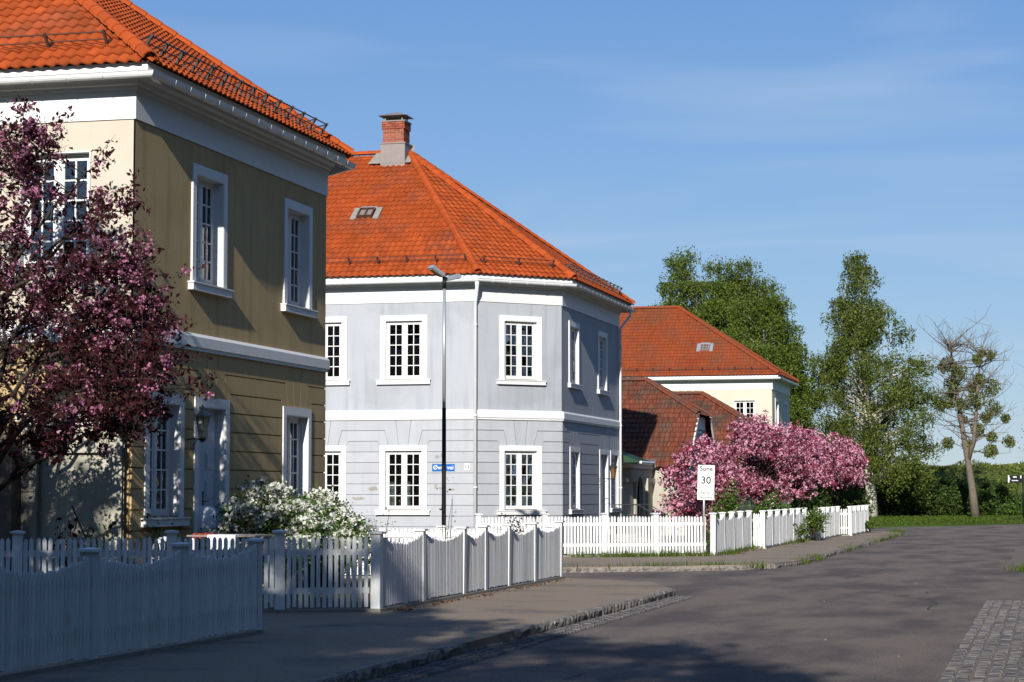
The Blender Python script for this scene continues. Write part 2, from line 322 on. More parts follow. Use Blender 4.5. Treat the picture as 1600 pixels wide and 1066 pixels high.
def win_meshes(rec):
    if rec in WIN: return WIN[rec]
    d = {}; hw = OW / 2
    mb = MB(); ring(mb, -hw - AR, hw + AR, 0, OH + AR, AR, -0.055, 0.06, 'LRT'); d['window'] = mb.mesh('architrave', WHITE)
    mb = MB(); ring(mb, -hw, hw, 0, OH, 0.02, -0.05, rec + 0.08, 'LRT'); d['plain'] = mb.mesh('window_lining', WHITE)
    d['lining'] = d['plain']
    mb = MB(); s = hw + AR + 0.10; mb.box(-s, s, -0.12, 0.02, -0.14, -0.025); mb.box(-s - 0.02, s + 0.02, -0.14, 0.03, -0.025, 0.0); d['sill'] = mb.mesh('sill', WHITE)
    mb = MB(); mb.box(-hw, hw, -0.03, rec + 0.05, 0.0005, 0.03); d['inner_sill'] = mb.mesh('inner_sill', ZINC)
    mb = MB(); ring(mb, -hw + .021, hw - .021, 0.031, OH - 0.021, 0.05, rec, rec + 0.07); mb.box(-0.035, 0.035, rec - 0.005, rec + 0.072, 0.081, OH - 0.071); d['frame'] = mb.mesh('window_frame', WHITE)
    x0, x1, z0, z1 = 0.037, hw - 0.073, 0.083, OH - 0.073; st = 0.055; mt = 0.026
    mb = MB(); ring(mb, x0, x1, z0, z1, st, rec + 0.004, rec + 0.05)
    ix0, ix1, iz0, iz1 = x0 + st, x1 - st, z0 + st, z1 - st; pw = (ix1 - ix0 - mt) / 2; ph = (iz1 - iz0 - 4 * mt) / 5
    mb.box(ix0 + pw, ix0 + pw + mt, rec + 0.006, rec + 0.045, iz0, iz1)
    for k in range(4):
        z = iz0 + (k + 1) * ph + k * mt; mb.box(ix0, ix0 + pw - .0005, rec + 0.008, rec + 0.045, z, z + mt); mb.box(ix0 + pw + mt + .0005, ix1, rec + 0.008, rec + 0.045, z, z + mt)
    d['casement'] = mb.mesh('casement', WHITE)
    mb = MB(); mb.box(0, pw, 0, 0.004, 0, ph); d['pane'] = mb.mesh('pane', GLASS)
    d['pane_at'] = [(ix0 + i * (pw + mt), iz0 + k * (ph + mt)) for i in range(2) for k in range(5)]; d['pw'] = pw
    mb = MB(); n = 9
    for k in range(n):
        xa = hw - 0.03 - 0.26 * k / n; xb = hw - 0.03 - 0.26 * (k + 1) / n; ya = rec + 0.16 + 0.02 * (k % 2); yb = rec + 0.16 + 0.02 * ((k + 1) % 2)
        mb.face(((xa, ya, 0.05), (xa, ya, OH - .03), (xb, yb, OH - .03), (xb, yb, 0.05)))
    d['curtain'] = mb.mesh('curtain', CURT)
    WIN[rec] = d; return d
def window(house, O, U, u, z, rec=0.06, arch=True, sill=True, curtain=True):
    side = int(abs(u * 7 + z * 3)) % 3
    d = win_meshes(rec); M = wallM(O, U, u, z)
    w = inst('window', d['window' if arch else 'plain'], M, house)
    if arch: inst('lining', d['lining'], M, w)
    if sill: inst('sill', d['sill'], M, w)
    inst('sill_flashing', d['inner_sill'], M, w); inst('window_frame', d['frame'], M, w)
    for s in (0, 1):
        Mc = M if s == 0 else M @ Matrix.Translation((-(0.037 + OW / 2 - 0.073), 0, 0))
        inst('casement', d['casement'], Mc, w)
        for x, zz_ in d['pane_at']: inst('pane', d['pane'], Mc @ Matrix.Translation((x, rec + 0.025, zz_)) @ Matrix.Rotation(random.gauss(0, .012), 4, 'X') @ Matrix.Rotation(random.gauss(0, .012), 4, 'Z'), w)
    if curtain:
        if side != 1: inst('curtain', d['curtain'], M @ Matrix.Translation((.10, 0.1, 0)), w)
        if side == 2: inst('curtain', d['curtain'], M @ Matrix.Translation((-(OW - 0.06 - 0.26) - .10, 0.1, 0)), w)
    return w
def door(house, O, U, u, z0, H, width=1.22, rec=0.14, m=None, label=None):
    M = wallM(O, U, u, z0); hw = width / 2; m = m or DOORP
    mb = MB(); ring(mb, -hw - AR, hw + AR, 0, H + AR, AR, -0.055, 0.06, 'LRT'); d = inst('door', mb.mesh('door_architrave', WHITE), M, house)
    if label: d['label'] = label
    mb = MB(); ring(mb, -hw, hw, 0, H, 0.02, -0.05, rec + 0.1, 'LRT'); inst('lining', mb.mesh('lining', WHITE), M, d)
    mb = MB(); mb.box(-hw + .022, -.004, rec, rec + .05, .02, H - .022); mb.box(.004, hw - .022, rec, rec + .05, .02, H - .022); inst('door_leaf', mb.mesh('door_leaf', m), M, d)
    pm = MB(); pm.box(-.17, .17, -.018, 0, 0, .30).box(-.13, .13, -.03, -.018, .04, .26); pme = pm.mesh('panel', m)
    for s in (-1, 1):
        for k in range(5): inst('panel', pme, M @ Matrix.Translation((s * width * .25, rec, .14 + k * (H - .2) / 5)), d)
    mb = MB(); mb.box(.03, .07, rec - .012, rec, 1.0, 1.25); mb.tube([(.05, rec - .05, 1.08), (.17, rec - .05, 1.08)], .011, 6); mb.tube([(.05, rec, 1.08), (.05, rec - .05, 1.08)], .011, 6)
    inst('handle', mb.mesh('handle', DARKM), M, d)
    mb = MB(); mb.box(-hw - .3, hw + .3, -.55, .02, -.17, 0); inst('step', mb.mesh('step', CONC), M, d)
    return d
def courses(house, O, U, L, ops, zb, zl, row, m, u0=0.0):
    """rusticated ground floor: ops = (centre, half-width over architrave, bottom, top), zb underside of the band, zl first joint"""
    fr = frame(O, U); g = 0.011; W0, W1 = 0.0, 0.032
    def piece(poly): MB().prism(poly, fr, W0, W1).build('plaster_course', m, house)
    ops = sorted(ops); top = ops[0][3] if ops else 0
    ends = [(None, u0)] + [(o, o[0]) for o in ops] + [(None, L)]
    for (a, ua), (b, ub) in zip(ends, ends[1:]):
        # top row with splayed joints towards the keystones
        z1 = zb - 0.003; z0 = zl + g
        if ub - ua < 0.5: continue
        p = []
        if a: p += [(ua + .155 + g, top), (ua + .486 - g, top), (ua + .615 - g, z0)]
        else: p += [(ua + .002, z0)]
        if b: p += [(ub - .615 + g, z0), (ub - .486 + g, top), (ub - .155 - g, top), (ub - .25 - g, z1)]
        else: p += [(ub - .002, z0), (ub - .002, z1)]
        p += [(ua + .25 + g, z1)] if a else [(ua + .002, z1)]
        piece(p)
        z1 = zl - g; z0 = zl - row + g; p = []
        if a: p += [(ua + a[1] + .07, z0), (ua + a[1], top + .005), (ua + .486 + g, top + .005), (ua + .615, z1)]
        else: p += [(ua + .002, z0), (ua + .002, z1)]
        q = []
        if b: q += [(ub - b[1] - .07, z0), (ub - b[1], top + .005), (ub - .486 - g, top + .005), (ub - .615, z1)]
        else: q += [(ub - .002, z0), (ub - .002, z1)]
        if (q[-1][0] - p[-1][0]) > .05 and q[0][0] - p[0][0] > .05: piece([p[0]] + q + list(reversed(p[1:])))
    for o in ops: piece([(o[0] - .155 + g, top), (o[0] + .155 - g, top), (o[0] + .25 - g, zb - .003), (o[0] - .25 + g, zb - .003)])
    z1 = zl - row
    while z1 > 0.05:
        z0 = max(z1 - row, 0.0); cuts = sorted([(o[0] - o[1], o[0] + o[1]) for o in ops if o[2] < z1 - .08]); a = u0
        for c0, c1 in cuts + [(L, L)]:
            if c0 - a > 0.06:
                l, r_ = a + .002, c0 - .002; t = z1 - g
                if z1 > top:
                    p = [(l, z0 + g), (r_, z0 + g)]
                    if c0 < L: p += [(r_, top), (r_ - .07, t)]
                    else: p += [(r_, t)]
                    if a > u0: p += [(l + .07, t), (l, top)]
                    else: p += [(l, t)]
                    piece(p)
                else: piece([(l, z0 + g), (r_, z0 + g), (r_, t), (l, t)])
            a = max(a, c1)
        z1 -= row
TW, TG = 0.205, 0.285
def tile_mesh(m):
    mb = MB(); n = 6; Lt = TG * 1.18; prof = []
    for k in range(n + 1):
        x = k / n; prof.append(((x - 0.5) * TW * 1.10, 0.027 * math.sin(x * 2 * math.pi * 0.98 - 0.35) * (1.0 if x < .55 else .6)))
    lo = [(x, -0.02, z + 0.062) for x, z in prof]; hi = [(x, Lt, z + 0.022) for x, z in prof]; un = [(x, -0.02, z + 0.036) for x, z in prof]
    for k in range(n):
        mb.face((lo[k], lo[k + 1], hi[k + 1], hi[k])); mb.face((un[k], un[k + 1], lo[k + 1], lo[k]))
    mb.face((un[0], lo[0], hi[0])); mb.face((lo[n], un[n], hi[n]))
    return mb
def point_in(poly, x, y):
    c = False; n = len(poly)
    for i in range(n):
        (x0, y0), (x1, y1) = poly[i], poly[i - 1]
        if (y0 > y) != (y1 > y) and x < (x1 - x0) * (y - y0) / (y1 - y0) + x0: c = not c
    return c
TILES = {}
def tiled_roof(house, faces, m, hips, hm, n_single=300, skip=(), tiles_on=None):
    """faces: polygons whose first edge is the eave; hips: lines covered by half-round tiles"""
    ub = MB()
    for f in faces: ub.face(f)
    roof = ub.build('roof', UNDER, house)
    if m not in TILES: b = tile_mesh(m); TILES[m] = (b, b.mesh('roof_tile', m))
    tb, tme = TILES[m]; mats = []
    for fi, f in enumerate(faces):
        if tiles_on is not None and fi not in tiles_on: continue
        P = [Vector(p) for p in f]; s = (P[1] - P[0]).normalized(); nrm = s.cross(P[-1] - P[0]).normalized(); t = nrm.cross(s)
        poly = [((p - P[0]).dot(s), (p - P[0]).dot(t)) for p in P]
        smin = min(p[0] for p in poly); smax = max(p[0] for p in poly); tmax = max(p[1] for p in poly)
        for r_ in range(int(tmax / TG) + 1):
            for c in range(int((smax - smin) / TW) + 1):
                x = smin + (c + .5) * TW; y = r_ * TG
                if not point_in(poly, x, max(y, .02) + TG * .35): continue
                q = P[0] + s * x + t * (y - 0.03)
                if any((q - Vector(k[0])).length < k[1] for k in skip): continue
                jx = random.uniform(-.004, .004); a = random.uniform(-.012, .012)
                M3 = Matrix((s, t, nrm)).transposed().to_4x4(); mats.append(Matrix.Translation(q + s * jx) @ M3 @ Matrix.Rotation(a, 4, 'Z'))
    def vis(M):
        p = proj(M.translation); return (not (-10 < p[0] < 1610 and -10 < p[1] < 1076), M.translation.length)
    mats.sort(key=vis)
    for M in mats[:n_single]: inst('roof_tile', tme, M, roof)
    if mats[n_single:]:
        base = np.array(tb.v); V = []; Fs = []; nb = len(base); h = np.c_[base, np.ones(nb)]
        for k, M in enumerate(mats[n_single:]):
            V.append((h @ np.array(M).T)[:, :3]); Fs += [tuple(i + k * nb for i in f) for f in tb.f]
        me = bpy.data.meshes.new('roof_tiling'); me.from_pydata(np.vstack(V).tolist(), [], Fs); me.materials.append(m)
        inst('roof_tiling', me, Matrix.Identity(4), roof)['kind'] = 'stuff'
    hb = MB(); n = 6; rr, ln = 0.125, 0.40
    A = [(rr * 1.08 * math.cos(math.pi * k / n), rr * 1.08 * math.sin(math.pi * k / n)) for k in range(n + 1)]
    for k in range(n):
        (a, b), (c, d) = A[k], A[k + 1]
        hb.face(((c, 0, d), (a, 0, b), (a * .86, ln, b * .86), (c * .86, ln, d * .86))); hb.face(((a, 0, b), (c, 0, d), (c * .8, 0, d * .8), (a * .8, 0, b * .8)))
    hme = hb.mesh('hip_tile', hm, True)
    for a, b in hips:
        a, b = Vector(a), Vector(b); d = (b - a).normalized(); sx = d.cross(Vector((0, 0, 1))).normalized(); nz = sx.cross(d)
        M3 = Matrix((sx, d, nz)).transposed().to_4x4(); k = int((b - a).length / .345)
        for i in range(k): inst('hip_tile', hme, Matrix.Translation(a + d * (i * (b - a).length / k) + nz * .05) @ M3, roof)
    return roof
def snow_guard(house, p0, p1, nrm, step=0.9, m=RUSTM, t_up=None, ladder=False):
    p0, p1, nrm = Vector(p0), Vector(p1), Vector(nrm).normalized(); L = (p1 - p0).length; d = (p1 - p0) / L; g = None
    mb = MB(); mb.tube([p0 + nrm * .30, p1 + nrm * .30], .013, 5); mb.tube([p0 + nrm * .17, p1 + nrm * .17], .011, 5)
    g = mb.build('snow_guard', m, house)
    sl = nrm.cross(d); sl = sl if sl.z > 0 else -sl
    b = MB(); M3 = Matrix((d, sl, nrm)).transposed().to_4x4()
    b.prism([(-.02, 0), (.02, 0), (.02, .33), (-.02, .33)], lambda u, v, w: Vector((u, w, v)), -.02, .02, True)
    b.box(-.018, .018, .0, .20, .05, .085); b.tube([(0, .2, .08), (0, .0, .30)], .012, 4)
    bm_ = b.mesh('guard_bracket', m); k = max(1, int(L / step))
    for i in range(k + 1): inst('guard_bracket', bm_, Matrix.Translation(p0 + d * (L * i / k)) @ M3, g)
    return g
def house(name, label, foot, par, walls, wm, cm, roofm, ridge, single=300, extra_faces=None):
    """foot: CCW footprint; walls: index -> list of openings; par: heights"""
    h = thing(name, label, 'house', (*foot[par.get('at', 1)], 0)); n = len(foot)
    zb0, zb1, zf, zl = par['band0'], par['band1'], par['frieze'], par['band0'] - .33
    for i in range(n):
        a, b = Vector(foot[i]), Vector(foot[(i + 1) % n]); L = (b - a).length; U = (b - a) / L; O = (a.x, a.y, 0); U3 = (U.x, U.y, 0)
        fr = frame(O, U3); lo, hi = walls.get(i, ([], []))
        hl = [(u - w / 2 - .001, u + w / 2 + .001, z, z + hh + .001) for k, u, w, z, hh in lo]; hu = [(u - w / 2 - .001, u + w / 2 + .001, z, z + hh + .001) for k, u, w, z, hh in hi]
        mb = MB(); plate(mb, fr, L, 0, zb0 + .1, 0.0, hl); mb.build('wall', cm, h)
        mb = MB(); plate(mb, fr, L, zb0 + .1, zf + .1, 0.02, hu); mb.build('wall', wm if i == 0 else par.get('side', wm), h)
        if i in par['rust']:
            courses(h, O, U3, L, [(u, w / 2 + AR, z - .14, z + hh + AR) for k, u, w, z, hh in lo], zb0, zl, .33, cm, par.get('cut', {}).get(i, 0.0))
        for k, u, w, z, hh in list(lo) + list(hi):
            if k == 'd': door(h, O, U3, u, z, hh, w, label=None)
            elif k == 'w': window(h, O, U3, u, z, par.get('rec', .06))
            elif k == 'p': window(h, O, U3, u, z, .10, arch=False, sill=False)
    sweep('string_course', foot, [(.02, zb0), (.075, zb0), (.075, zb0 + .05), (.10, zb0 + .06), (.10, zb1 - .05), (.06, zb1), (.0, zb1 + .02)], WHITE, h)
    zc = par['eave']
    sweep('frieze', foot, [(.03, zf), (.045, zf), (.045, zf + .46), (.03, zf + .46)], WHITE, h)
    sweep('cornice', foot, [(.03, zf + .46), (.075, zf + .46), (.075, zf + .52), (.12, zf + .54), (.14, zf + .60), (.22, zf + .66), (.24, zf + .70), (.36, zf + .72), (.38, zf + .76), (.38, zc - .06), (.0, zc - .06)], WHITE, h)
    sweep('eave_flashing', foot, [(.39, zc - .27), (.40, zc - .10), (.37, zc + .03), (.30, zc + .05)], METALW, h)
    gp = [(.41 + .075 + .075 * math.cos(math.pi + math.pi * k / 7), zc - .17 + .085 * math.sin(math.pi + math.pi * k / 7)) for k in range(8)]
    gp = [(.41, zc - .16)] + gp + [(.575, zc - .155), (.555, zc - .15)] + [(w_ - (w_ - .485) * .12, z_ + .012) for w_, z_ in reversed(gp[1:-1])]
    gut = sweep('gutter', foot, gp, METALW, h, smooth=False)
    # gutter brackets on the walls in view
    bb = MB(); bb.tube([(0, 0, 0), (0, -.02, -.07), (0, -.08, -.105), (0, -.15, -.07), (0, -.17, 0)], .010, 4); bme = bb.mesh('gutter_bracket', METALW)
    for i in par['rust']:
        a, b = Vector(foot[i]), Vector(foot[(i + 1) % n]); L = (b - a).length; U = (b - a) / L; O = (a.x, a.y, 0); k = max(2, int(min(L, 11) / .6)); ua = max(0, L - 11) if i == 0 else 0
        for j in range(k): inst('gutter_bracket', bme, wallM(O, (U.x, U.y, 0), ua + (j + .5) * (L - ua) / k, zc - .16, .402), gut)
    ev = offset_path(foot, .44); E3 = [Vector((p.x, p.y, zc)) for p in ev]; A, B = Vector(ridge[0]), Vector(ridge[1])     # A: end by the street
    return h, E3, A, B

H1_FOOT = [(-31, 30.45), (-13.9, 30.45), (-13.9, 39.5), (-16.1, 41.7), (-31, 41.7)]
H2_FOOT = [(-31, 62.55), (-17.1, 62.55), (-14.9, 64.75), (-14.9, 73.8), (-31, 73.8)]
H3_FOOT = [(-31, 119), (-15.2, 119), (-15.2, 127.2), (-31, 127.2)]
def fY(y, y0): return y - y0
# --- yellow house in front
lowz, upz = 1.42, 5.30
h1, E, A, B = house('yellow_house', 'two-storey cream and ochre house with orange tiled roof, nearest on the left', H1_FOOT,
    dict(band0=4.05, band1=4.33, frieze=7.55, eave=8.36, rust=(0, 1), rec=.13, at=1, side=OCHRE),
    {0: ([], [('p', 31 - 15.23, OW, 5.22, OH), ('p', 31 - 18.6, OW, 5.22, OH)]),
     1: ([('w', 31.68 - 30.45, OW, 1.28, OH), ('d', 33.66 - 30.45, OW, 0.45, 2.68), ('w', 37.86 - 30.45, OW, 1.28, OH)],
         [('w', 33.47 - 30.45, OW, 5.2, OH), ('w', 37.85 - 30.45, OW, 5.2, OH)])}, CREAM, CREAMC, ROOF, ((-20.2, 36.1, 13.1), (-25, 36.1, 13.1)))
rf1 = [(E[0], E[1], A, B), (E[1], E[2], A), (E[2], E[3], A), (E[3], E[4], B, A), (E[4], E[0], B)]
tiled_roof(h1, rf1, ROOF, [(E[1], A), (E[2], A), (E[3], A)], HIPT, 300, tiles_on=(0, 1, 2))
def on_face(f, s, t):
    P = [Vector(p) for p in f]; sx = (P[1] - P[0]).normalized(); nr = sx.cross(P[-1] - P[0]).normalized(); tx = nr.cross(sx)
    return P[0] + sx * s + tx * t, nr
def guard_on(h, f, s0, s1, t, step, m=RUSTM):
    p, nr = on_face(f, s0, t); q, _ = on_face(f, s1, t); return snow_guard(h, p, q, nr, step, m)
L0 = (E[1] - E[0]).length; L1 = (E[2] - E[1]).length
guard_on(h1, rf1[0], L0 - 9, L0 - .9, .55, .95); guard_on(h1, rf1[1], .7, L1 - .6, .55, .62, DARKM)
# --- pale blue house
h2, E, A, B = house('pale_blue_house', 'two-storey pale grey-blue house with canted corner and orange tiled roof', H2_FOOT,
    dict(band0=3.91, band1=4.2, frieze=7.55, eave=8.36, rust=(0, 1, 2), rec=.06, at=2, cut={0: 8.0}),
    {0: ([('w', 31 - 19.4, OW, 1.12, OH), ('w', 31 - 22.02, OW, 1.12, OH)], [('w', 31 - 19.4, OW, 5.15, OH), ('w', 31 - 22.02, OW, 5.15, OH)]),
     1: ([('w', 1.60, OW, 1.12, OH)], [('w', 1.60, OW, 5.15, OH)]),
     2: ([('w', 1.78, OW, 1.12, OH), ('d', 6.35, OW, .42, 2.55), ('w', 8.15, OW, 1.12, OH)], [('w', 1.70, OW, 5.15, OH), ('w', 6.15, OW, 5.15, OH)])},
    BLUE, BLUEC, ROOF, ((-21.0, 68.2, 13.15), (-25, 68.2, 13.15)))
rf2 = [(E[0], E[1], A, B), (E[1], E[2], A), (E[2], E[3], A), (E[3], E[4], B, A), (E[4], E[0], B)]
sky_p = px(572, 335, 65.2)
roof2 = tiled_roof(h2, rf2, ROOF, [(E[1], A), (E[2], A), (E[3], A), (B, A)], HIPT, 300, tiles_on=(0, 1, 2))
L0 = (E[1] - E[0]).length; L1 = (E[2] - E[1]).length; L2 = (E[3] - E[2]).length
guard_on(h2, rf2[0], L0 - 9, L0 - .5, .62, .9); guard_on(h2, rf2[1], .45, L1 - .5, .62, .85); guard_on(h2, rf2[2], .7, L2 - .6, .55, .62, DARKM)
def skylight(h, f, s, t, w, hh, cols):
    P = [Vector(p) for p in f]; sx = (P[1] - P[0]).normalized(); nr = sx.cross(P[-1] - P[0]).normalized(); tx = nr.cross(sx)
    M = Matrix.Translation(P[0] + sx * s + tx * t) @ Matrix((sx, tx, nr)).transposed().to_4x4()
    mb = MB(); mb.box(-w / 2 - .22, -w / 2 - .03, -.1, hh + .1, .05, .095); mb.box(w / 2 + .03, w / 2 + .22, -.1, hh + .1, .05, .095); mb.box(-w / 2 - .03, w / 2 + .03, hh + .03, hh + .16, .05, .1)
    k = inst('roof_light', mb.mesh('flashing', GALV if cols == 3 else CONC), M, h)
    mb = MB()
    for a, b, c, d in ((-w / 2, w / 2, 0, .04), (-w / 2, w / 2, hh - .04, hh), (-w / 2, -w / 2 + .04, .041, hh - .041), (w / 2 - .04, w / 2, .041, hh - .041)): mb.box(a, b, c, d, .04, .16)
    for i in range(1, cols): mb.box(-w / 2 + i * w / cols - .015, -w / 2 + i * w / cols + .015, .041, hh - .041, .05, .15)
    if cols > 2: mb.box(-w / 2 + .041, w / 2 - .041, hh / 2 - .014, hh / 2 + .014, .05, .149)
    inst('roof_light_frame', mb.mesh('roof_light_frame', GALV if cols == 3 else RUSTM), M, k)
    for i in range(cols):
        mb = MB(); mb.box(-w / 2 + i * w / cols + .02, -w / 2 + (i + 1) * w / cols - .02, .041, hh - .041, .09, .095); inst('pane', mb.mesh('pane', ZINC if cols == 2 else UNDER), M, k)
def st_of(f, pxl):
    "place on a roof face hit by the line of sight through a pixel"
    P = [Vector(p) for p in f]; sx = (P[1] - P[0]).normalized(); nr = sx.cross(P[-1] - P[0]).normalized(); tx = nr.cross(sx)
    d = fw * F_PX + rt * (pxl[0] - 800) - up * (pxl[1] - 533); C = Vector((0, 0, CAM_H)); t = (P[0] - C).dot(nr) / d.dot(nr); q = C + d * t - P[0]
    return q.dot(sx), q.dot(tx)
s_, t_ = st_of(rf2[0], (570, 343)); skylight(h2, rf2[0], s_, t_, .52, .5, 2)
# chimney on the ridge of the blue house
cx, cy = px(619, 240, 67.9).x, 67.9
chim = MB().box(cx - .36, cx + .36, cy - .33, cy + .33, 12.3, 14.17).build('chimney', MORTAR, h2)
mb = MB(); mb.box(cx - .43, cx + .43, cy - .40, cy + .40, 12.3, 13.42).box(cx - .46, cx + .46, cy - .43, cy + .43, 13.42, 13.46).build('chimney_sheathing', ZINC, chim)
s_, t_ = st_of(rf2[0], (618, 246)); f0 = rf2[0]
p0, nr = on_face(f0, s_ - .72, t_ - .28); mb = MB(); q = [on_face(f0, s_ + a, t_ + b)[0] + nr * .13 for a, b in ((-.80, -.62), (.70, -.62), (.60, .55), (-.60, .55))]; mb.face(q); mb.build('chimney_flashing', CONC, chim)
bm_ = MB(); rows = 9; bh = .075
for k in range(rows):
    z0 = 13.46 + k * .08; e = .0 if k < rows - 3 else .035
    for side in range(4):
        Lw = (.72 if side % 2 == 0 else .66) + 2 * e; nb = 3; off = .12 if k % 2 else 0
        for j in range(-1, nb + 1):
            a = max(-Lw / 2, -Lw / 2 + (j * .245) + off); b = min(Lw / 2, -Lw / 2 + (j + 1) * .245 - .012 + off)
            if b - a < .03: continue
            M = Matrix.Translation((cx, cy, 0)) @ Matrix.Rotation(R(90 * side), 4, 'Z'); dd = (.33 if side % 2 == 0 else .36) + e
            bm_.box(a, b, -dd - .014, -dd + .02, z0, z0 + bh - .01, M)
o = bm_.build('brick', BRICK, chim); o['kind'] = 'stuff'
mb = MB(); mb.box(cx - .43, cx + .43, cy - .40, cy + .40, 14.18, 14.22)
for sx in (-.3, .3):
    for sy in (-.28, .28): mb.box(cx + sx - .02, cx + sx + .02, cy + sy - .02, cy + sy + .02, 14.22, 14.38)
mb.build('chimney_plate', ZINC, chim)
mb = MB(); b4 = [Vector((cx + a * .5, cy + b * .47, 14.38)) for a, b in ((-1, -1), (1, -1), (1, 1), (-1, 1))]; tp = [Vector((cx + a * .1, cy + b * .1, 14.53)) for a, b in ((-1, -1), (1, -1), (1, 1), (-1, 1))]
for i in range(4): mb.face((b4[i], b4[(i + 1) % 4], tp[(i + 1) % 4], tp[i]))
mb.face(tp); mb.face(list(reversed(b4))); mb.build('chimney_hood', ZINC, chim)
# downpipes of the blue house
def downpipe(h, x, y, N, zt, zb=0.1, hopper=True):
    N = Vector(N); p = Vector((x, y, 0)) + N * .11; q = Vector((x, y, 0)) + N * .49
    mb = MB(); mb.tube([q + Vector((0, 0, zt)), q + Vector((0, 0, zt - .25)), p + Vector((0, 0, zt - .72)), p + Vector((0, 0, zb))], [.075 if hopper else .045, .06 if hopper else .045, .05, .05], 8)
    for z in (zt - 1.4, zt - 4.2, zt - 6.4): mb.tube([p + Vector((0, 0, z)), p + Vector((0, 0, z + .04))], .062, 8)
    return mb.build('downpipe', METALW, h, True)
nn = Vector((math.sin(R(22.5)), -math.cos(R(22.5)), 0)); downpipe(h2, -17.12, 62.55, nn, 8.2)
downpipe(h2, -14.9, 73.62, (1, 0, 0), 8.2, hopper=False)
# --- cream house far behind
h3, E, A, B = house('cream_house', 'distant light cream house with orange hipped roof behind the outbuildings', H3_FOOT,
    dict(band0=3.9, band1=4.2, frieze=7.45, eave=8.26, rust=(0, 1), rec=.06, at=1),
    {0: ([], [('p', 31 - 16.75, OW, 5.0, OH), ('p', 31 - 20.4, OW, 5.0, OH)]), 1: ([], [('w', 1.9, OW, 5.0, OH), ('w', 6.1, OW, 5.0, OH)])}, CREAM3, CREAM3, ROOF3, ((-21.2, 123.1, 12.5), (-26, 123.1, 12.5)))
rf3 = [(E[0], E[1], A, B), (E[1], E[2], A), (E[2], E[3], B, A), (E[3], E[0], B)]
tiled_roof(h3, rf3, ROOF3, [(E[1], A), (E[2], A), (B, A)], ROOF3, 0, tiles_on=(0, 1))
L0 = (E[1] - E[0]).length; g3 = guard_on(h3, rf3[0], L0 - 10, L0 - .6, .35, .9, RUSTM)
s_, t_ = st_of(rf3[0], (1101, 549)); skylight(h3, rf3[0], s_, t_, .50, .5, 3)
# --- outbuildings with half-hipped gables towards the street
def outbuilding(label, Yr, Xg, zr, name='outbuilding'):
    h = thing(name, label, 'outbuilding', (Xg, Yr, 0)); hd = 3.7; ze = 2.75; x0 = -27.0; Xr = Xg - 2.1; zh = zr - 1.42; k = (zr - ze + .1) / hd; yh = (zr - zh) / k
    g = [Vector((Xg, Yr - hd + .25, 0)), Vector((Xg, Yr + hd - .25, 0)), Vector((Xg, Yr + hd - .25, ze)), Vector((Xg, Yr + yh, zh)), Vector((Xg, Yr - yh, zh)), Vector((Xg, Yr - hd + .25, ze))]
    mb = MB(); mb.face(g); back = [Vector((x0, p.y, p.z)) for p in g]; mb.face(list(reversed(back)))
    for i in (0, 1, 5): mb.face((g[i - 1], back[i - 1], back[i], g[i]))
    mb.build('wall', GREYPL, h)
    xo = Xg + .25; zo = ze - .1; e0 = Vector((x0, Yr - hd, zo)); e1 = Vector((xo, Yr - hd, zo)); e2 = Vector((xo, Yr + hd, zo)); e3 = Vector((x0, Yr + hd, zo))
    h0 = Vector((xo, Yr - yh, zh)); h1_ = Vector((xo, Yr + yh, zh)); r0 = Vector((Xr, Yr, zr)); r1 = Vector((x0, Yr, zr))
    fs = [(e0, e1, h0, r0, r1), (h0, h1_, r0), (e2, e3, r1, r0, h1_)]
    tiled_roof(h, fs, ROOFD, [(h0, r0), (h1_, r0), (r1, r0)], ROOFD, 0, tiles_on=(0, 1))
    fr = frame((xo + .012, 0, 0), (0, 1, 0)); t = .16
    for s in (-1, 1):
        a = (Yr + s * hd, zo - .05); b = (Yr + s * yh, zh); poly = [a, (a[0], a[1] + t), (b[0], b[1] + .02), (b[0], b[1] - t)]
        MB().prism(poly if s > 0 else poly, fr, -.03, .03, True).build('bargeboard', WHITE, h)
    MB().box(Xg + .01, Xg + .06, Yr - yh + .1, Yr + yh - .1, zh - .55, zh - .05).build('gable_board', WHITE, h)
    w = MB().box(Xg + .012, Xg + .05, Yr - .8, Yr + .8, 2.5, zh - .6).build('gable_window', WHITE, h)
    for a in (-.74, .04): MB().box(Xg + .051, Xg + .056, Yr + a, Yr + a + .68, 2.6, zh - .7).build('pane', ZINC, w)
    return h
outbuilding('dark red tiled outbuilding with half-hipped white-edged gable beside the blue house', 84.3, -13.75, 6.15)
outbuilding('second dark red tiled outbuilding, lower right, behind the first half-hipped roof', 95.6, -13.3, 6.1)
# --- linking garden wall with an arch, seen right of the blue house
lw = thing('arched_garden_wall', 'grey-beige garden wall with arched doorway and white coping right of the blue house', 'wall', (-14.9, 77, 0))
fr = frame((-14.98, 73.95, 0), (0, 1, 0)); Lw = 13.0
mb = MB(); segs = []; ac, aw, ah = 4.35, .62, 1.55
plate(mb, fr, Lw, 0, 2.55, 0.0, [(ac - aw, ac + aw, 0, 2.3)], .3); mb.build('wall_face', GREYPL, lw)
mb = MB(); n = 10; arc = [(ac + aw * math.cos(math.pi * k / n), ah + .1 + aw * math.sin(math.pi * k / n)) for k in range(n + 1)]
mb.prism(list(reversed([(ac - aw, 2.3)] + list(reversed(arc)) + [(ac + aw, 2.3)])), fr, -.3, -.002, True); mb.build('arch', GREYPL, lw)
MB().box(-15.2, -15.14, 73.95 + ac - aw, 73.95 + ac + aw, 0, 2.25).build('garden_door', BARK, lw)
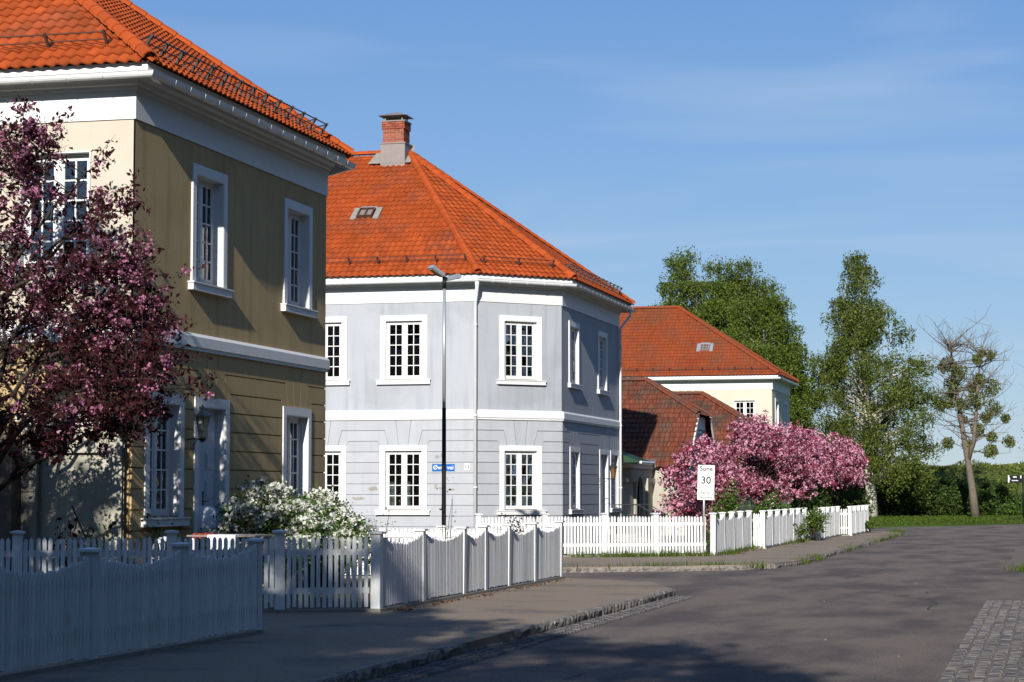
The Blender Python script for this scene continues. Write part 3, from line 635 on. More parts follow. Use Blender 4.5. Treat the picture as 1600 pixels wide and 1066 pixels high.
for a, b in ((.2, 3.2), (5.4, 7.4), (7.8, 10.0), (10.4, 12.6)):
    mb = MB()
    for p in ([(a, .7), (a + .16, .7), (a + .16, 2.2), (a, 2.2)], [(b - .16, .7), (b, .7), (b, 2.2), (b - .16, 2.2)], [(a + .161, 2.04), (b - .161, 2.04), (b - .161, 2.2), (a + .161, 2.2)], [(a + .161, .7), (b - .161, .7), (b - .161, .86), (a + .161, .86)]): mb.prism(p, fr, 0, .10)
    mb.build('pilaster', GREYPL, lw)
mb = MB(); mb.prism([(0, 2.56), (Lw, 2.56), (Lw, 2.72), (0, 2.72)], fr, -.3, .07, True); mb.prism([(0, 2.721), (Lw, 2.721), (Lw, 2.92), (0, 2.92)], fr, -.3, .16, True); mb.build('coping', WHITE, lw)
cp = thing('porch_canopy', 'small dark green metal canopy above the garden wall', 'canopy', (-14.9, 75.2, 2.7))
mb = MB(); mb.face(((-15.5, 74.05, 3.25), (-14.2, 74.05, 2.78), (-14.2, 76.6, 2.78), (-15.5, 76.6, 3.25))); mb.face(((-14.2, 74.05, 2.73), (-14.2, 76.6, 2.73), (-14.2, 76.6, 2.78), (-14.2, 74.05, 2.78)))
mb.face(((-15.5, 74.05, 3.25), (-15.5, 74.05, 2.73), (-14.2, 74.05, 2.73), (-14.2, 74.05, 2.78))); mb.face(((-15.5, 74.05, 2.73), (-15.5, 76.6, 2.73), (-14.2, 76.6, 2.73), (-14.2, 74.05, 2.73)))
mb.build('canopy_roof', GREENM, cp); MB().tube([(-14.15, 74.05, 2.74), (-14.15, 76.6, 2.74), (-14.15, 76.75, 2.6)], .05, 6).build('canopy_gutter', METALW, cp)

# --- annex wall in front of the yellow house (left, in shade)
an = thing('panelled_annex', 'shaded low annex with recessed panel and white coping against the yellow house', 'annex', (-14.9, 30.2, 0))
fr = frame((-15.62, 30.2, 0), (1, 0, 0)); La = 1.70
mb = MB(); plate(mb, fr, La, 0, 2.72, 0, [(.26, 1.48, .95, 2.3)], .08); mb.build('wall_face', GREYPL, an)
MB().prism([(.2, .9), (1.54, .9), (1.54, 2.36), (.2, 2.36)], fr, -.20, -.09, True).build('recessed_panel', GREYPL, an)
mb = MB(); mb.prism([(-.02, 2.73), (La + .02, 2.73), (La + .02, 2.80), (-.02, 2.80)], fr, -.3, .06, True); mb.prism([(-.05, 2.801), (La + .04, 2.801), (La + .04, 2.93), (-.05, 2.93)], fr, -.3, .13, True); mb.build('coping', WHITE, an)
mb = MB(); mb.box(-15.86, -15.63, 29.9, 30.44, 0, 2.5); mb.box(-18.5, -16.5, 30.2, 30.44, 0, 2.72); mb.box(-16.5, -15.86, 30.2, 30.44, 2.2, 2.72); mb.build('pier', BARKG, an)
MB().box(-16.5, -15.86, 30.40, 30.44, 0, 2.2).build('painted_dark_opening', SIGNK, an)  # black sheet stands in for the shade inside the opening

# ------------------------------------------------------------------ ground, road, pavements
def sheet(name, pts, z, m, skirt=0.0):
    mb = MB(); mb.face([(x, y, z) for x, y in pts])
    if skirt:
        n = len(pts)
        for i in range(n):
            a, b = pts[i], pts[(i + 1) % n]; mb.face(((a[0], a[1], z), (a[0], a[1], z - skirt), (b[0], b[1], z - skirt), (b[0], b[1], z)))
    return struct(name, mb, m)
RZ = -0.12
sheet('ground', [(-2500, -600), (2500, -600), (2500, 4000), (-2500, 4000)], -0.20, FIELD)
sheet('road', [(-60, -40), (14, -40), (14, 150), (-60, 150)], RZ, ASPH)
sk = 0.6     # the side lanes meet the street at a slant
# pavement and gardens, near block / block of the yellow house / block of the blue house
sheet('garden_near', [(-60, -40), (-9.42, -40), (-9.42, 24.1), (-60, 24.1 - .25 * 50)], 0.004, SOIL, .15)
pave1 = sheet('sidewalk_near', [(-60, -40), (-6.42, -40), (-6.42, 36.6), (-7.4, 39.6), (-9.6, 41.0), (-60, 28)], 0.0, SIDEW, .15)
sheet('garden_middle', [(-60, 28.7 - 50 * .30), (-15, 25.6), (-9.42, 28.9), (-9.42, 40.45), (-13.95, 39.4), (-13.95, 41.6), (-60, 41.6)], 0.006, SOIL)
pave2 = sheet('sidewalk_far', [(-60, 20), (-10.76, 46.3), (-8.5, 47.8), (-7.0, 49.0), (-6.4, 50.2), (-6.1, 52), (-6.05, 57.4), (-6.12, 89.8), (-6.5, 91.2), (-8, 92.5), (-60, 92.5)], 0.0, SIDEW, .15)
sheet('garden_far', [(-60, 53.5), (-18, 53.5), (-11.8, 54.1), (-8.85, 56.1), (-8.85, 63.1), (-8.5, 63.4), (-8.5, 74.2), (-8.1, 74.5), (-8.1, 82), (-7.6, 82.3), (-7.6, 90), (-60, 90)], 0.004, SOIL)
lawn_e = [(-90, 96), (-22, 101), (-9.5, 107.5), (-5.5, 113), (-2.0, 121), (0.5, 128), (6, 136), (60, 150)]
sheet('lawn', lawn_e + [(60, 190), (-90, 190)], -0.06, LAWN, .1)
# earth bank behind the lawn
mb = MB(); nx, ny = 60, 16; V = []
def bank_z(x, y):
    t = min(max((y - 157) / 13.0, 0), 1); t = t * t * (3 - 2 * t)
    return -0.05 + t * (3.75 + .3 * math.sin(x * .11) + .12 * math.sin(x * .53 + y * .4)) * (1 if y < 240 else 1)
ys = [153, 157, 158.5, 160, 161.5, 163, 164.5, 166, 167.5, 169, 170.5, 173, 180, 200, 260, 600]
for y in ys:
    for i in range(nx + 1):
        x = -140 + 240 * i / nx; V.append((x, y, bank_z(x, y)))
mb.v = V; mb.f = [(j * (nx + 1) + i, j * (nx + 1) + i + 1, (j + 1) * (nx + 1) + i + 1, (j + 1) * (nx + 1) + i) for j in range(len(ys) - 1) for i in range(nx)]
o = mb.build('grass_bank', BANKM, smooth=True); o['kind'] = 'structure'
# kerb stones
def kerb_mesh(L, seed):
    rnd = random.Random(seed); mb = MB(); n = 9; rows = []
    for k in range(n + 1):
        x = L * k / n; j = lambda a: rnd.uniform(-a, a)
        rows.append([(x, .16, .002 + j(.003)), (x, .012 + j(.008), .004 + j(.006)), (x, -.012 + j(.016), -.03 + j(.012)), (x, -.008 + j(.02), -.08 + j(.01)), (x, j(.012), -.18)])
    for a, b in zip(rows, rows[1:]):
        for k in range(4): mb.face((a[k + 1], b[k + 1], b[k], a[k]))
    for r_ in (rows[0], rows[-1]): mb.face([*r_, (r_[0][0], .16, -.18)])
    return mb.mesh('kerbstone', KERB)
KM = [kerb_mesh(.97, s) for s in range(5)]
def kerb_line(p, q, parent, low=0.0):
    p, q = Vector((*p, 0)), Vector((*q, 0)); L = (q - p).length; n = max(1, round(L)); d = (q - p) / L; a = math.atan2(d.y, d.x)
    for i in range(n):
        M = Matrix.Translation(p + d * (L * i / n) + Vector((0, 0, low + random.uniform(-.006, .006)))) @ Matrix.Rotation(a + random.uniform(-.006, .006), 4, 'Z') @ Matrix.Diagonal((L / n / .985, 1, 1, 1))
        inst('kerbstone', random.choice(KM), M, parent)
kerb_line((-6.40, 8.0), (-6.40, 23.0), pave1); kerb_line((-6.42, 23.05), (-6.42, 25.3), pave1, -.085)
kerb_line((-6.40, 25.3), (-6.40, 36.6), pave1)
kerb_line((-6.40, 36.65), (-7.38, 39.55), pave1, -.07); kerb_line((-7.42, 39.6), (-9.6, 40.98), pave1, -.09)
for a, b in zip([(-16, 43.2), (-10.76, 46.28), (-8.5, 47.78), (-7.0, 48.98), (-6.38, 50.2), (-6.08, 52)], [(-10.8, 46.25), (-8.54, 47.75), (-7.04, 48.95), (-6.4, 50.15), (-6.1, 51.95), (-6.03, 57.35)]): kerb_line(b, a, pave2, -.05) if False else kerb_line(a, b, pave2, -.03)
kerb_line((-6.03, 57.4), (-6.10, 89.7), pave2, -.01)
# setts
def sett_mesh(seed, w, l):
    rnd = random.Random(seed); mb = MB(); j = lambda a: rnd.uniform(-a, a); h = .03
    b = [(-w / 2, -l / 2), (w / 2, -l / 2), (w / 2, l / 2), (-w / 2, l / 2)]; bo = [(x + j(.006), y + j(.006)) for x, y in b]; ti = [(x * .84 + j(.006), y * .86 + j(.006)) for x, y in b]
    lo = [(x, y, -.02) for x, y in bo]; mi = [(x, y, h * .55) for x, y in bo]; hi = [(x, y, h + j(.005)) for x, y in ti]
    for k in range(4):
        q = (k + 1) % 4; mb.face((lo[k], lo[q], mi[q], mi[k])); mb.face((mi[k], mi[q], hi[q], hi[k]))
    mb.face(hi); return mb
def setts(parent, spots, w, l, n_single):
    protos = [sett_mesh(s, w, l) for s in range(6)]; mes = [p.mesh('sett', SETT) for p in protos]
    def vis(s):
        p = proj((s[0], s[1], RZ)); return (not (-20 < p[0] < 1620 and 700 < p[1] < 1090), s[0] ** 2 + s[1] ** 2)
    spots.sort(key=vis); rest = MB()
    for k, (x, y, z, a) in enumerate(spots):
        M = Matrix.Translation((x, y, z)) @ Matrix.Rotation(a, 4, 'Z')
        if k < n_single: inst('sett', mes[k % 6], M, parent)
        else:
            p = protos[k % 6]; i = len(rest.v); rest.v += [tuple(M @ Vector(v)) for v in p.v]; rest.f += [tuple(i + q for q in f) for f in p.f]
    if rest.v: rest.build('sett_paving', SETT, parent)['kind'] = 'stuff'
def cracks():
    rnd = random.Random(8); mb = MB()
    for k in range(15):
        x, y = rnd.uniform(-5.6, -1.4), rnd.uniform(19, 75); a = rnd.uniform(0, 6.28); w = rnd.uniform(.005, .012); L = rnd.uniform(1.5, 5)
        n = int(L / .18)
        for i in range(n):
            a += rnd.gauss(0, .35); x2, y2 = x + math.cos(a) * .18, y + math.sin(a) * .18; dx_, dy_ = -math.sin(a) * w, math.cos(a) * w
            if -6.0 < x2 < -1.2: mb.face(((x - dx_, y - dy_, RZ + .004), (x2 - dx_, y2 - dy_, RZ + .004), (x2 + dx_, y2 + dy_, RZ + .004), (x + dx_, y + dy_, RZ + .004)))
            x, y = x2, y2
    o = mb.build('road_cracks', mat('tar_seam', (0.05, 0.045, 0.042), .8, .2), None); o['kind'] = 'stuff'; o['label'] = 'thin dark cracks in the asphalt road'; o['category'] = 'cracks'
cracks()
cob = sheet('cobbled_strip', [(-1.10, 6), (2.6, 6), (2.6, 36.2), (-1.02, 36.2)], RZ + .006, SAND)
sp = []
for i in range(24):
    y = 14.0 + random.uniform(0, .1); x = -1.02 + i * .148
    while y < 36.1:
        if random.random() > .03: sp.append((x + random.uniform(-.008, .008), y, RZ - .006 + random.uniform(-.006, .004), random.uniform(-.05, .05)))
        y += random.choice((.13, .145, .16, .18))
setts(cob, sp, .115, .128, 300)
gut = sheet('gutter_strip', [(-6.40, 8), (-5.98, 8), (-5.98, 36.5), (-6.40, 36.5)], RZ + .005, SAND)
sp = []
for i in range(3):
    y = 14.0
    while y < 36.3: sp.append((-6.31 + i * .13, y, RZ - .010 + random.uniform(-.005, .003), random.uniform(-.05, .05))); y += random.choice((.15, .18, .2))
setts(gut, sp, .11, .14, 300)
sheet('concrete_apron', [(-1.05, 50), (3.0, 50), (3.0, 72), (-1.15, 72)], RZ + .006, SAND)
sheet('right_verge', [(-.55, 51.5), (8, 49), (8, 90), (-.3, 90)], RZ + .10, LAWN, .12)
sheet('right_verge_near', [(.9, 37.0), (8, 37.0), (8, 46), (.9, 46)], RZ + .08, LAWN, .1)

# ------------------------------------------------------------------ fences
def picket_mesh(w, th, flat):
    mb = MB(); fr = lambda u, v, d: Vector((u, -d, v)); hw = w / 2
    p = [(-hw, 0), (hw, 0), (hw, .955), (hw * .62, .985), (0, 1.0), (-hw * .62, .985), (-hw, .955)] if not flat else [(-hw, 0), (hw, 0), (hw, .975), (hw * .5, 1.0), (-hw * .5, 1.0), (-hw, .975)]
    mb.prism(p, fr, 0, th, True); return mb
PK = {True: picket_mesh(.05, .022, True), False: picket_mesh(.056, .022, False)}; PKM = {k: v.mesh('picket', FWHITE) for k, v in PK.items()}
pb = MB().box(-.07, .07, -.07, .07, 0, 1); POSTM = pb.mesh('post', FWHITE)
cb = MB(); cb.box(-.10, .10, -.10, .10, 0, .028); a4 = [Vector((x * .096, y * .096, .028)) for x, y in ((-1, -1), (1, -1), (1, 1), (-1, 1))]
for i in range(4): cb.face((a4[i], a4[(i + 1) % 4], Vector((0, 0, .045))))
CAPM = cb.mesh('cap', FWHITE)
def fence(label, p0, p1, posts, scallop=True, hp=1.10, sag=.13, step=.083, single=300, z0=.07, hpick=None, bare=()):
    p0, p1 = Vector((*p0, 0)), Vector((*p1, 0)); L = (p1 - p0).length; U = (p1 - p0) / L; a = math.atan2(U.y, U.x)
    f = thing('picket_fence', label, 'fence', (p0.x, p0.y, 0)); N = U.cross(Vector((0, 0, 1))); Rz = Matrix.Rotation(a, 4, 'Z')
    posts = sorted(posts)
    for d in posts:
        if d in bare: continue
        lean = Matrix.Rotation(random.uniform(-.012, .012), 4, 'X') @ Matrix.Rotation(random.uniform(-.010, .010), 4, 'Y')
        Mp = Matrix.Translation(p0 + U * d) @ Rz @ lean; o = inst('post', POSTM, Mp @ Matrix.Diagonal((1, 1, hp, 1)), f); inst('cap', CAPM, Mp @ Matrix.Translation((0, 0, hp)), o)
    pk = []
    for b0, b1 in zip(posts, posts[1:]):
        w = b1 - b0 - .15; n = max(1, round(w / step))
        for i in range(n):
            t = (i + .5) / n; x = b0 + .075 + w * t; h = hpick or (hp - .02)
            if scallop: h = hp - .03 - sag * (1 - (2 * t - 1) ** 2)
            pk.append((p0 + U * x + N * .034 + Vector((0, 0, z0 + random.uniform(-.012, .012))), h - z0 + random.uniform(-.009, .009)))
        for z in (.26, .78 if scallop else .80):
            mb = MB(); mb.box(b0 + .07, b1 - .07, -.044, -.01, z, z + .085, Matrix.Translation(p0) @ Rz); mb.build('rail', FWHITE, f)
    pk.sort(key=lambda q: q[0].length); rest = MB()
    for k, (q, h) in enumerate(pk):
        M = Matrix.Translation(q) @ Rz @ Matrix.Rotation(random.gauss(0, .006), 4, 'Y') @ Matrix.Rotation(random.uniform(-.03, .02), 4, 'Z') @ Matrix.Diagonal((1, 1, h, 1))
        if k < single: inst('picket', PKM[scallop], M, f)
        else:
            p = PK[scallop]; i = len(rest.v); rest.v += [tuple(M @ Vector(v)) for v in p.v]; rest.f += [tuple(i + j for j in g) for g in p.f]
    if rest.v: rest.build('picket_row', FWHITE, f)['kind'] = 'stuff'
    mb = MB(); mb.box(-.02, L + .02, -.10, .10, -.02, .045, Matrix.Translation(p0) @ Rz); mb.build('footing', CONC, f)
    return f
fence('scalloped white picket fence along the pavement, nearest, all in shade at left', (-9.3, 12.2), (-9.3, 23.99), [.4, 2.7, 5.0, 7.25, 9.5, 11.78])
cB = Vector((-9.3, 28.75)); dB = Vector((-1, -.45)).normalized()
eB = cB + dB * 11
fence('straight-topped white picket fence with dappled shade before the yellow house', tuple(eB), tuple(cB + dB * .05), [.3, 2.6, 4.2, 6.0, 8.1, 9.62, 10.95], False, 1.12, hpick=1.06, bare=(10.95,))
fence('scalloped white picket fence along the pavement beside the yellow house garden', (-9.3, 28.6), (-9.36, 40.45), [.12, 2.3, 4.62, 6.0, 7.62, 9.6, 11.8])
fence('low white picket fence closing the yellow house garden at the side lane', (-9.55, 40.4), (-13.85, 39.45), [.0, 2.1, 4.2], False, 1.0, hpick=.98)
cC = Vector((-8.80, 56.05)); dC = Vector((-1, -.62)).normalized()
fence('white picket fence at the far lane corner below the zone sign', tuple(cC + dC * 6.6), tuple(cC + dC * .05), [.1, 1.9, 3.55, 5.0, 6.5], False, 1.10, hpick=1.05, step=.088, bare=(6.5,))
def yrange(a, b, st): n = max(1, round((b - a) / st)); return [i * (b - a) / n for i in range(n + 1)]
fence('far white scalloped fence right of the zone sign, first run', (-8.75, 56.0), (-8.75, 63.0), yrange(56, 63, 1.6), single=60)
fence('short white fence return between first and second far runs', (-8.70, 63.1), (-8.40, 63.1), [-.03, .33], False, 1.08, hpick=1.04, bare=(-.03, .33))
fence('far white scalloped fence before the pink trees, second run', (-8.38, 63.2), (-8.38, 74.2), yrange(63.2, 74.2, 1.85), single=60)
fence('short white fence return behind a green weed clump', (-8.33, 74.3), (-7.98, 74.3), [-.03, .36], False, 1.08, hpick=1.04, bare=(-.03, .36))
fence('far white scalloped fence beyond the green weeds, third run', (-7.96, 74.4), (-7.96, 81.9), yrange(74.4, 81.9, 1.9), single=40)
fence('short white fence return near the far end of the fence', (-7.93, 82.1), (-7.57, 82.1), [-.03, .38], False, 1.08, hpick=1.04, bare=(-.03, .38))
fence('farthest white scalloped fence ending near the birch trunk', (-7.55, 82.3), (-7.55, 90.0), yrange(82.3, 90, 1.9), single=40)

# ------------------------------------------------------------------ vegetation
rng = np.random.default_rng(11)
def leaf_mesh(name, C, size, m, aspect=.62, up_bias=0.0, jitter=.5):
    C = np.asarray(C, float); n = len(C)
    a = rng.normal(size=(n, 3)); a /= np.linalg.norm(a, axis=1)[:, None]
    b = rng.normal(size=(n, 3)); b[:, 2] *= (1 - up_bias); b -= a * (a * b).sum(1)[:, None]; b /= np.linalg.norm(b, axis=1)[:, None]
    s = (np.asarray(size) * (1 + rng.uniform(-jitter, jitter, n)))[:, None] * .5
    c = np.cross(a, b) * s * .18
    V = np.empty((n, 4, 3)); V[:, 0] = C - a * s; V[:, 1] = C + b * s * aspect + c; V[:, 2] = C + a * s; V[:, 3] = C - b * s * aspect + c
    me = bpy.data.meshes.new(name); me.vertices.add(n * 4); me.vertices.foreach_set('co', V.reshape(-1))
    me.loops.add(n * 4); me.loops.foreach_set('vertex_index', np.arange(n * 4, dtype=np.int32))
    me.polygons.add(n); me.polygons.foreach_set('loop_start', np.arange(0, n * 4, 4, dtype=np.int32)); me.polygons.foreach_set('loop_total', np.full(n, 4, dtype=np.int32))
    me.materials.append(m); me.update(calc_edges=True); return me
def curve(p, q, bow, n=5):
    p, q = Vector(p), Vector(q); c = (p + q) / 2 + Vector(bow)
    return [p * (1 - t) ** 2 + c * 2 * t * (1 - t) + q * t * t for t in [i / n for i in range(n + 1)]]
def crown_clusters(n, base, z0, z1, rfun, seed, shell=.55, lean=(0, 0)):
    rnd = random.Random(seed); out = []; ph = [rnd.uniform(0, 6.28) for _ in range(4)]
    while len(out) < n:
        h = rnd.random(); r0 = rfun(h)
        if rnd.random() > min(1, (r0 / max(rfun(k / 10) for k in range(11))) ** 1.3 + .12): continue
        th = rnd.uniform(0, 2 * math.pi); lob = 1 + .16 * math.sin(2 * th + ph[0] + 3 * h) + .13 * math.sin(3 * th + ph[1] + 7 * h) + .10 * math.sin(5 * th + 11 * h + ph[2])
        r = r0 * lob * (shell + (1 - shell) * rnd.random()) if rnd.random() < .75 else r0 * lob * rnd.random()
        out.append(Vector((base[0] + lean[0] * h + r * math.cos(th), base[1] + lean[1] * h + r * math.sin(th), z0 + (z1 - z0) * h)))
    return out
def trunk_path(base, h, lean, wob, seed, n=9):
    rnd = random.Random(seed); return [Vector((base[0] + lean[0] * (k / n) + rnd.uniform(-wob, wob) * (k > 0), base[1] + lean[1] * (k / n) + rnd.uniform(-wob, wob) * (k > 0), base[2] + h * k / n)) for k in range(n + 1)]
def at_h(path, z):
    for a, b in zip(path, path[1:]):
        if a.z <= z <= b.z: return a.lerp(b, (z - a.z) / max(b.z - a.z, 1e-6))
    return path[-1] if z > path[-1].z else path[0]
def tree(name, label, base, h, r0, z0, rfun, nclus, leaves, bark, seed, wob=.12, lean=(0, 0), crad=.8, droop=0.0, cat='tree', group=None, n_limb=None, split=None, squash=.75, rise=.35, top_gap=.96, twig=0, clump=0):
    """leaves: list of (part name, count per cluster, leaf size, material)"""
    t = thing(name, label, cat, base, group); tp = trunk_path(base, h * top_gap, lean, wob, seed)
    n = len(tp) - 1; MB().tube(tp, [r0 * (1.25 if k == 0 else 1) * (1 - .93 * k / n) + .01 for k in range(n + 1)], 9).build('trunk', bark, t, True)
    cl = crown_clusters(nclus, base, z0, base[2] + h, rfun, seed, lean=lean)
    rnd = random.Random(seed + 5); br = MB(); lim = cl if n_limb is None else rnd.sample(cl, min(n_limb, len(cl)))
    for c in lim:
        d = math.hypot(c.x - base[0], c.y - base[1]); s = at_h(tp, max(base[2] + .12 * h, min(c.z - d * rise - .1 * h * rnd.random(), tp[-1].z * .97)))
        ln = (c - s).length; br.tube(curve(s, c, (0, 0, .12 * ln), 4), [max(.012, .016 * ln + .008), max(.01, .013 * ln), max(.008, .010 * ln), .008, .005][:5], 4, False)
        for _ in range(twig):
            e = c + Vector((rnd.gauss(0, 1), rnd.gauss(0, 1), rnd.gauss(.2, .8))) * crad * .8; br.tube([c.lerp(s, .25 * rnd.random()), c.lerp(e, .5) + Vector((0, 0, .05)), e], [.008, .005, .003], 3, False)
    br.build('branches', bark, t)
    CN = np.array([tuple(c) for c in cl])
    for nm, cnt, size, m in leaves:
        sc = rng.uniform(.55, 1.25, len(cl)); rep = np.maximum(1, (cnt * sc ** 1.6).astype(int)); P = np.repeat(CN, rep, axis=0); S = np.repeat(sc, rep)[:, None]
        off = rng.normal(size=P.shape); off /= np.linalg.norm(off, axis=1)[:, None]; off *= (rng.random(len(P)) ** .55)[:, None] * crad * S; off[:, 2] *= squash
        if clump and 'blossom' in nm:      # petals sit in tight bunches
            grp = (np.arange(len(P)) // clump) * clump; off = off[grp] + rng.normal(size=P.shape) * .045; P = P[grp]
        if droop:
            k = rng.integers(0, 14, len(P)); ang = k * 2.4 + np.repeat(np.arange(len(cl)), rep) * 1.3; rr = (.25 + .75 * ((k * 7) % 13) / 13) * crad * S[:, 0]; dz = rng.random(len(P))
            st = np.stack([rr * np.cos(ang), rr * np.sin(ang), -dz * droop * S[:, 0] * (.4 + .6 * ((k * 5) % 11) / 11) + .25 * crad], 1) + rng.normal(size=P.shape) * np.array([.08, .08, .05])
            off = np.where((rng.random(len(P)) < .72)[:, None], st, off)
        C = P + off; C = C[C[:, 2] > base[2] + .05]
        inst(nm, leaf_mesh(nm, C, size, m), Matrix.Identity(4), t)
    return t
def gp(x, Y, z=-.06):
    q = px(x, 700, Y); return (q.x, Y, z)
# birches
tree('birch_tree', 'tall birch with pale trunk and drooping crown on the lawn', gp(1360, 148), 18.3, .40, 2.6, lambda h: 4.0 if h < .3 else 4.0 - 3.5 * ((h - .3) / .7) ** 1.5, 235, [('crown', 420, .145, LEAFB)], BIRCHB, 21, .16, (-.5, 0), .85, 2.0, top_gap=.9)
tree('birch_tree', 'birch rising behind the cream house roof, left half of the clump', gp(1088, 153), 18.9, .36, 7, lambda h: 3.9 - 2.5 * h ** 2.2 if h > .2 else 3.5, 190, [('crown', 500, .155, LEAFB2)], BIRCHB, 22, .15, (0, 0), 1.1, 1.6, top_gap=.86)
tree('birch_tree', 'birch rising behind the cream house roof, middle of the clump', gp(1168, 156), 18.7, .36, 7, lambda h: 3.7 - 2.3 * h ** 2.0 if h > .2 else 3.3, 180, [('crown', 500, .155, LEAFB)], BIRCHB, 23, .15, (0, 0), 1.1, 1.6, top_gap=.86)
tree('birch_tree', 'rounder birch at the right end of the clump beside the cream house', gp(1194, 146), 15.2, .34, 2.5, lambda h: 2.7 + .8 * math.sin(h * 3.0) - 1.8 * h ** 3, 230, [('crown', 500, .155, LEAFB2)], BIRCHB, 24, .15, (0, 0), 1.05, 1.9, top_gap=.86)
tree('birch_tree', 'small green tree top above the left end of the cream house ridge', gp(1020, 156), 14.9, .25, 8, lambda h: 2.0 - 1.3 * h ** 2, 45, [('crown', 260, .18, LEAFB2)], BIRCHB, 25, .15, (0, 0), .9, 1.2)
# mistletoe tree
mt = thing('mistletoe_tree', 'leafless leaning tree with mistletoe balls on the lawn at right', 'tree', gp(1523, 150)); YM = 150
def pm(x, y, dy=0.0): return px(x, y, YM + dy)
tr = MB(); tr.tube([pm(1524, 807), pm(1520, 770), pm(1514, 730), pm(1509, 700), pm(1502, 660), pm(1496, 620, .3), pm(1490, 580, .4), pm(1486, 545, .4)], [.33, .26, .23, .21, .17, .13, .09, .04], 9)
tr.tube([pm(1512, 722), pm(1521, 690, -.3), pm(1525, 650, -.4), pm(1527, 610, -.4), pm(1530, 575, -.4), pm(1537, 545, -.4)], [.18, .15, .13, .10, .07, .03], 7); tr.build('trunk', BARKG, mt, True)
rnd = random.Random(3); bb = MB(); main = [pm(1502, 660), pm(1496, 620), pm(1490, 580), pm(1486, 548), pm(1521, 690), pm(1525, 650), pm(1527, 610), pm(1533, 560)]
for k in range(150):
    s = rnd.choice(main) + Vector((0, 0, rnd.uniform(-.8, .8))); a = rnd.uniform(0, 6.28); ln = rnd.uniform(.8, 3.2); e = s + Vector((math.cos(a) * ln, math.sin(a) * ln, ln * rnd.uniform(-.15, .9)))
    c = curve(s, e, (0, 0, .25 * ln * rnd.uniform(-1, .6)), 4); bb.tube(c, [.045, .035, .025, .018, .010], 4, False)
    for _ in range(4):
        q = rnd.choice(c[2:]); e2 = q + Vector((rnd.gauss(0, .5), rnd.gauss(0, .5), rnd.uniform(.1, 1.0))); bb.tube([q, q.lerp(e2, .5) + Vector((rnd.gauss(0, .06), 0, 0)), e2], [.014, .012, .008], 3, False)
for k in range(26):
    s = main[3] if k < 18 else main[7]; a = rnd.uniform(-1.2, 1.2); e = s + Vector((math.sin(a) * 1.5, rnd.uniform(-.8, .8), rnd.uniform(.8, 2.2))); bb.tube(curve(s, e, (0, 0, .1), 3), [.022, .018, .012, .008], 3, False)
bb.build('branches', BARKG, mt)
for x, y, r_ in [(1481, 569, 10), (1498, 582, 11), (1488, 602, 12), (1474, 574, 8), (1525, 625, 12), (1547, 608, 13), (1553, 640, 11), (1527, 562, 7), (1548, 556, 6), (1469, 632, 9), (1502, 633, 9), (1483, 632, 7), (1530, 593, 8), (1534, 553, 5), (1571, 654, 6), (1576, 690, 8), (1481, 693, 8), (1505, 657, 6), (1527, 671, 9), (1548, 705, 9), (1512, 696, 7), (1486, 618, 8), (1520, 606, 7), (1540, 653, 7), (1550, 683, 7)]:
    n = int(48 * r_); c = pm(x, y, rnd.uniform(-.8, .8)); rr = r_ * YM / F_PX * 1.3; d = rng.normal(size=(n, 3)); d /= np.linalg.norm(d, axis=1)[:, None]; d *= (rng.random(n) ** .42 * rr * (1 + .12 * np.sin(7 * d[:, 0] + x) * np.cos(5 * d[:, 2] + y)))[:, None]
    inst('mistletoe', leaf_mesh('mistletoe', np.array(tuple(c)) + d, .15, MISTL), Matrix.Identity(4), mt)
tree('leafing_tree', 'tips of a budding tree just inside the right picture edge', gp(1672, 120), 9.5, .2, 3.5, lambda h: 3.0 - 1.6 * h, 70, [('crown', 30, .12, LEAFB2)], BARKG, 27, .1, (0, 0), .8, 0, twig=3)
# shrubs along the foot of the bank
def shrub(label, base, rx, h, n, size, m, seed, name='shrub', extra=None, group=None, stems=9):
    t = thing(name, label, 'shrub', base, group); rnd = random.Random(seed); sb = MB(); cl = []
    for k in range(stems):
        a = rnd.uniform(0, 6.28); e = Vector(base) + Vector((math.cos(a) * rx * rnd.random(), math.sin(a) * rx * rnd.random(), h * rnd.uniform(.55, .95))); sb.tube(curve(base, e, (0, 0, .2 * h), 3), [.03 * h ** .5, .022 * h ** .5, .014, .006], 4, False)
    sb.build('stems', BARK, t); g = np.random.default_rng(seed); nc = 46
    C = []
    for k in range(nc):
        a = g.uniform(0, 6.28); u = g.random() ** .5; hh = g.random(); q = rx * u * (1 - .55 * hh ** 2); C.append((base[0] + q * math.cos(a), base[1] + q * math.sin(a), base[2] + h * (.12 + .82 * hh * (1 - .35 * u * u))))
    C = np.array(C); P = np.repeat(C, n // nc, axis=0); P = P + g.normal(size=P.shape) * np.array([.16 * rx, .16 * rx, .10 * h]); P = P[P[:, 2] > base[2] + .01]
    inst('foliage', leaf_mesh('foliage', P, size, m), Matrix.Identity(4), t)
    if extra:
        cnt, sz, m2, lift = extra; idx = g.integers(0, len(P), cnt); Q = P[idx]; nrm = Q - np.array([base[0], base[1], base[2] + h * .35]); nrm /= np.linalg.norm(nrm, axis=1)[:, None]
        keep = (nrm[:, 2] > -.1); inst('blossom', leaf_mesh('blossom', (Q + nrm * lift)[keep], sz, m2, .9), Matrix.Identity(4), t)
    return t
SH = [(1235, 152, 3.6, 5.2, LEAFD), (1290, 155, 3.4, 4.4, LEAFD), (1335, 156, 3.0, 4.2, LEAFD), (1385, 156, 3.0, 4.0, LEAFD), (1425, 157, 2.6, 3.6, LEAFD), (1458, 156.5, 1.9, 2.6, LEAFD), (1488, 157, 2.0, 3.0, LEAFD), (1550, 158, 2.0, 2.5, LEAFD), (1583, 158, 1.3, 1.2, LEAFG), (1625, 160, 2.0, 2.2, LEAFD)]
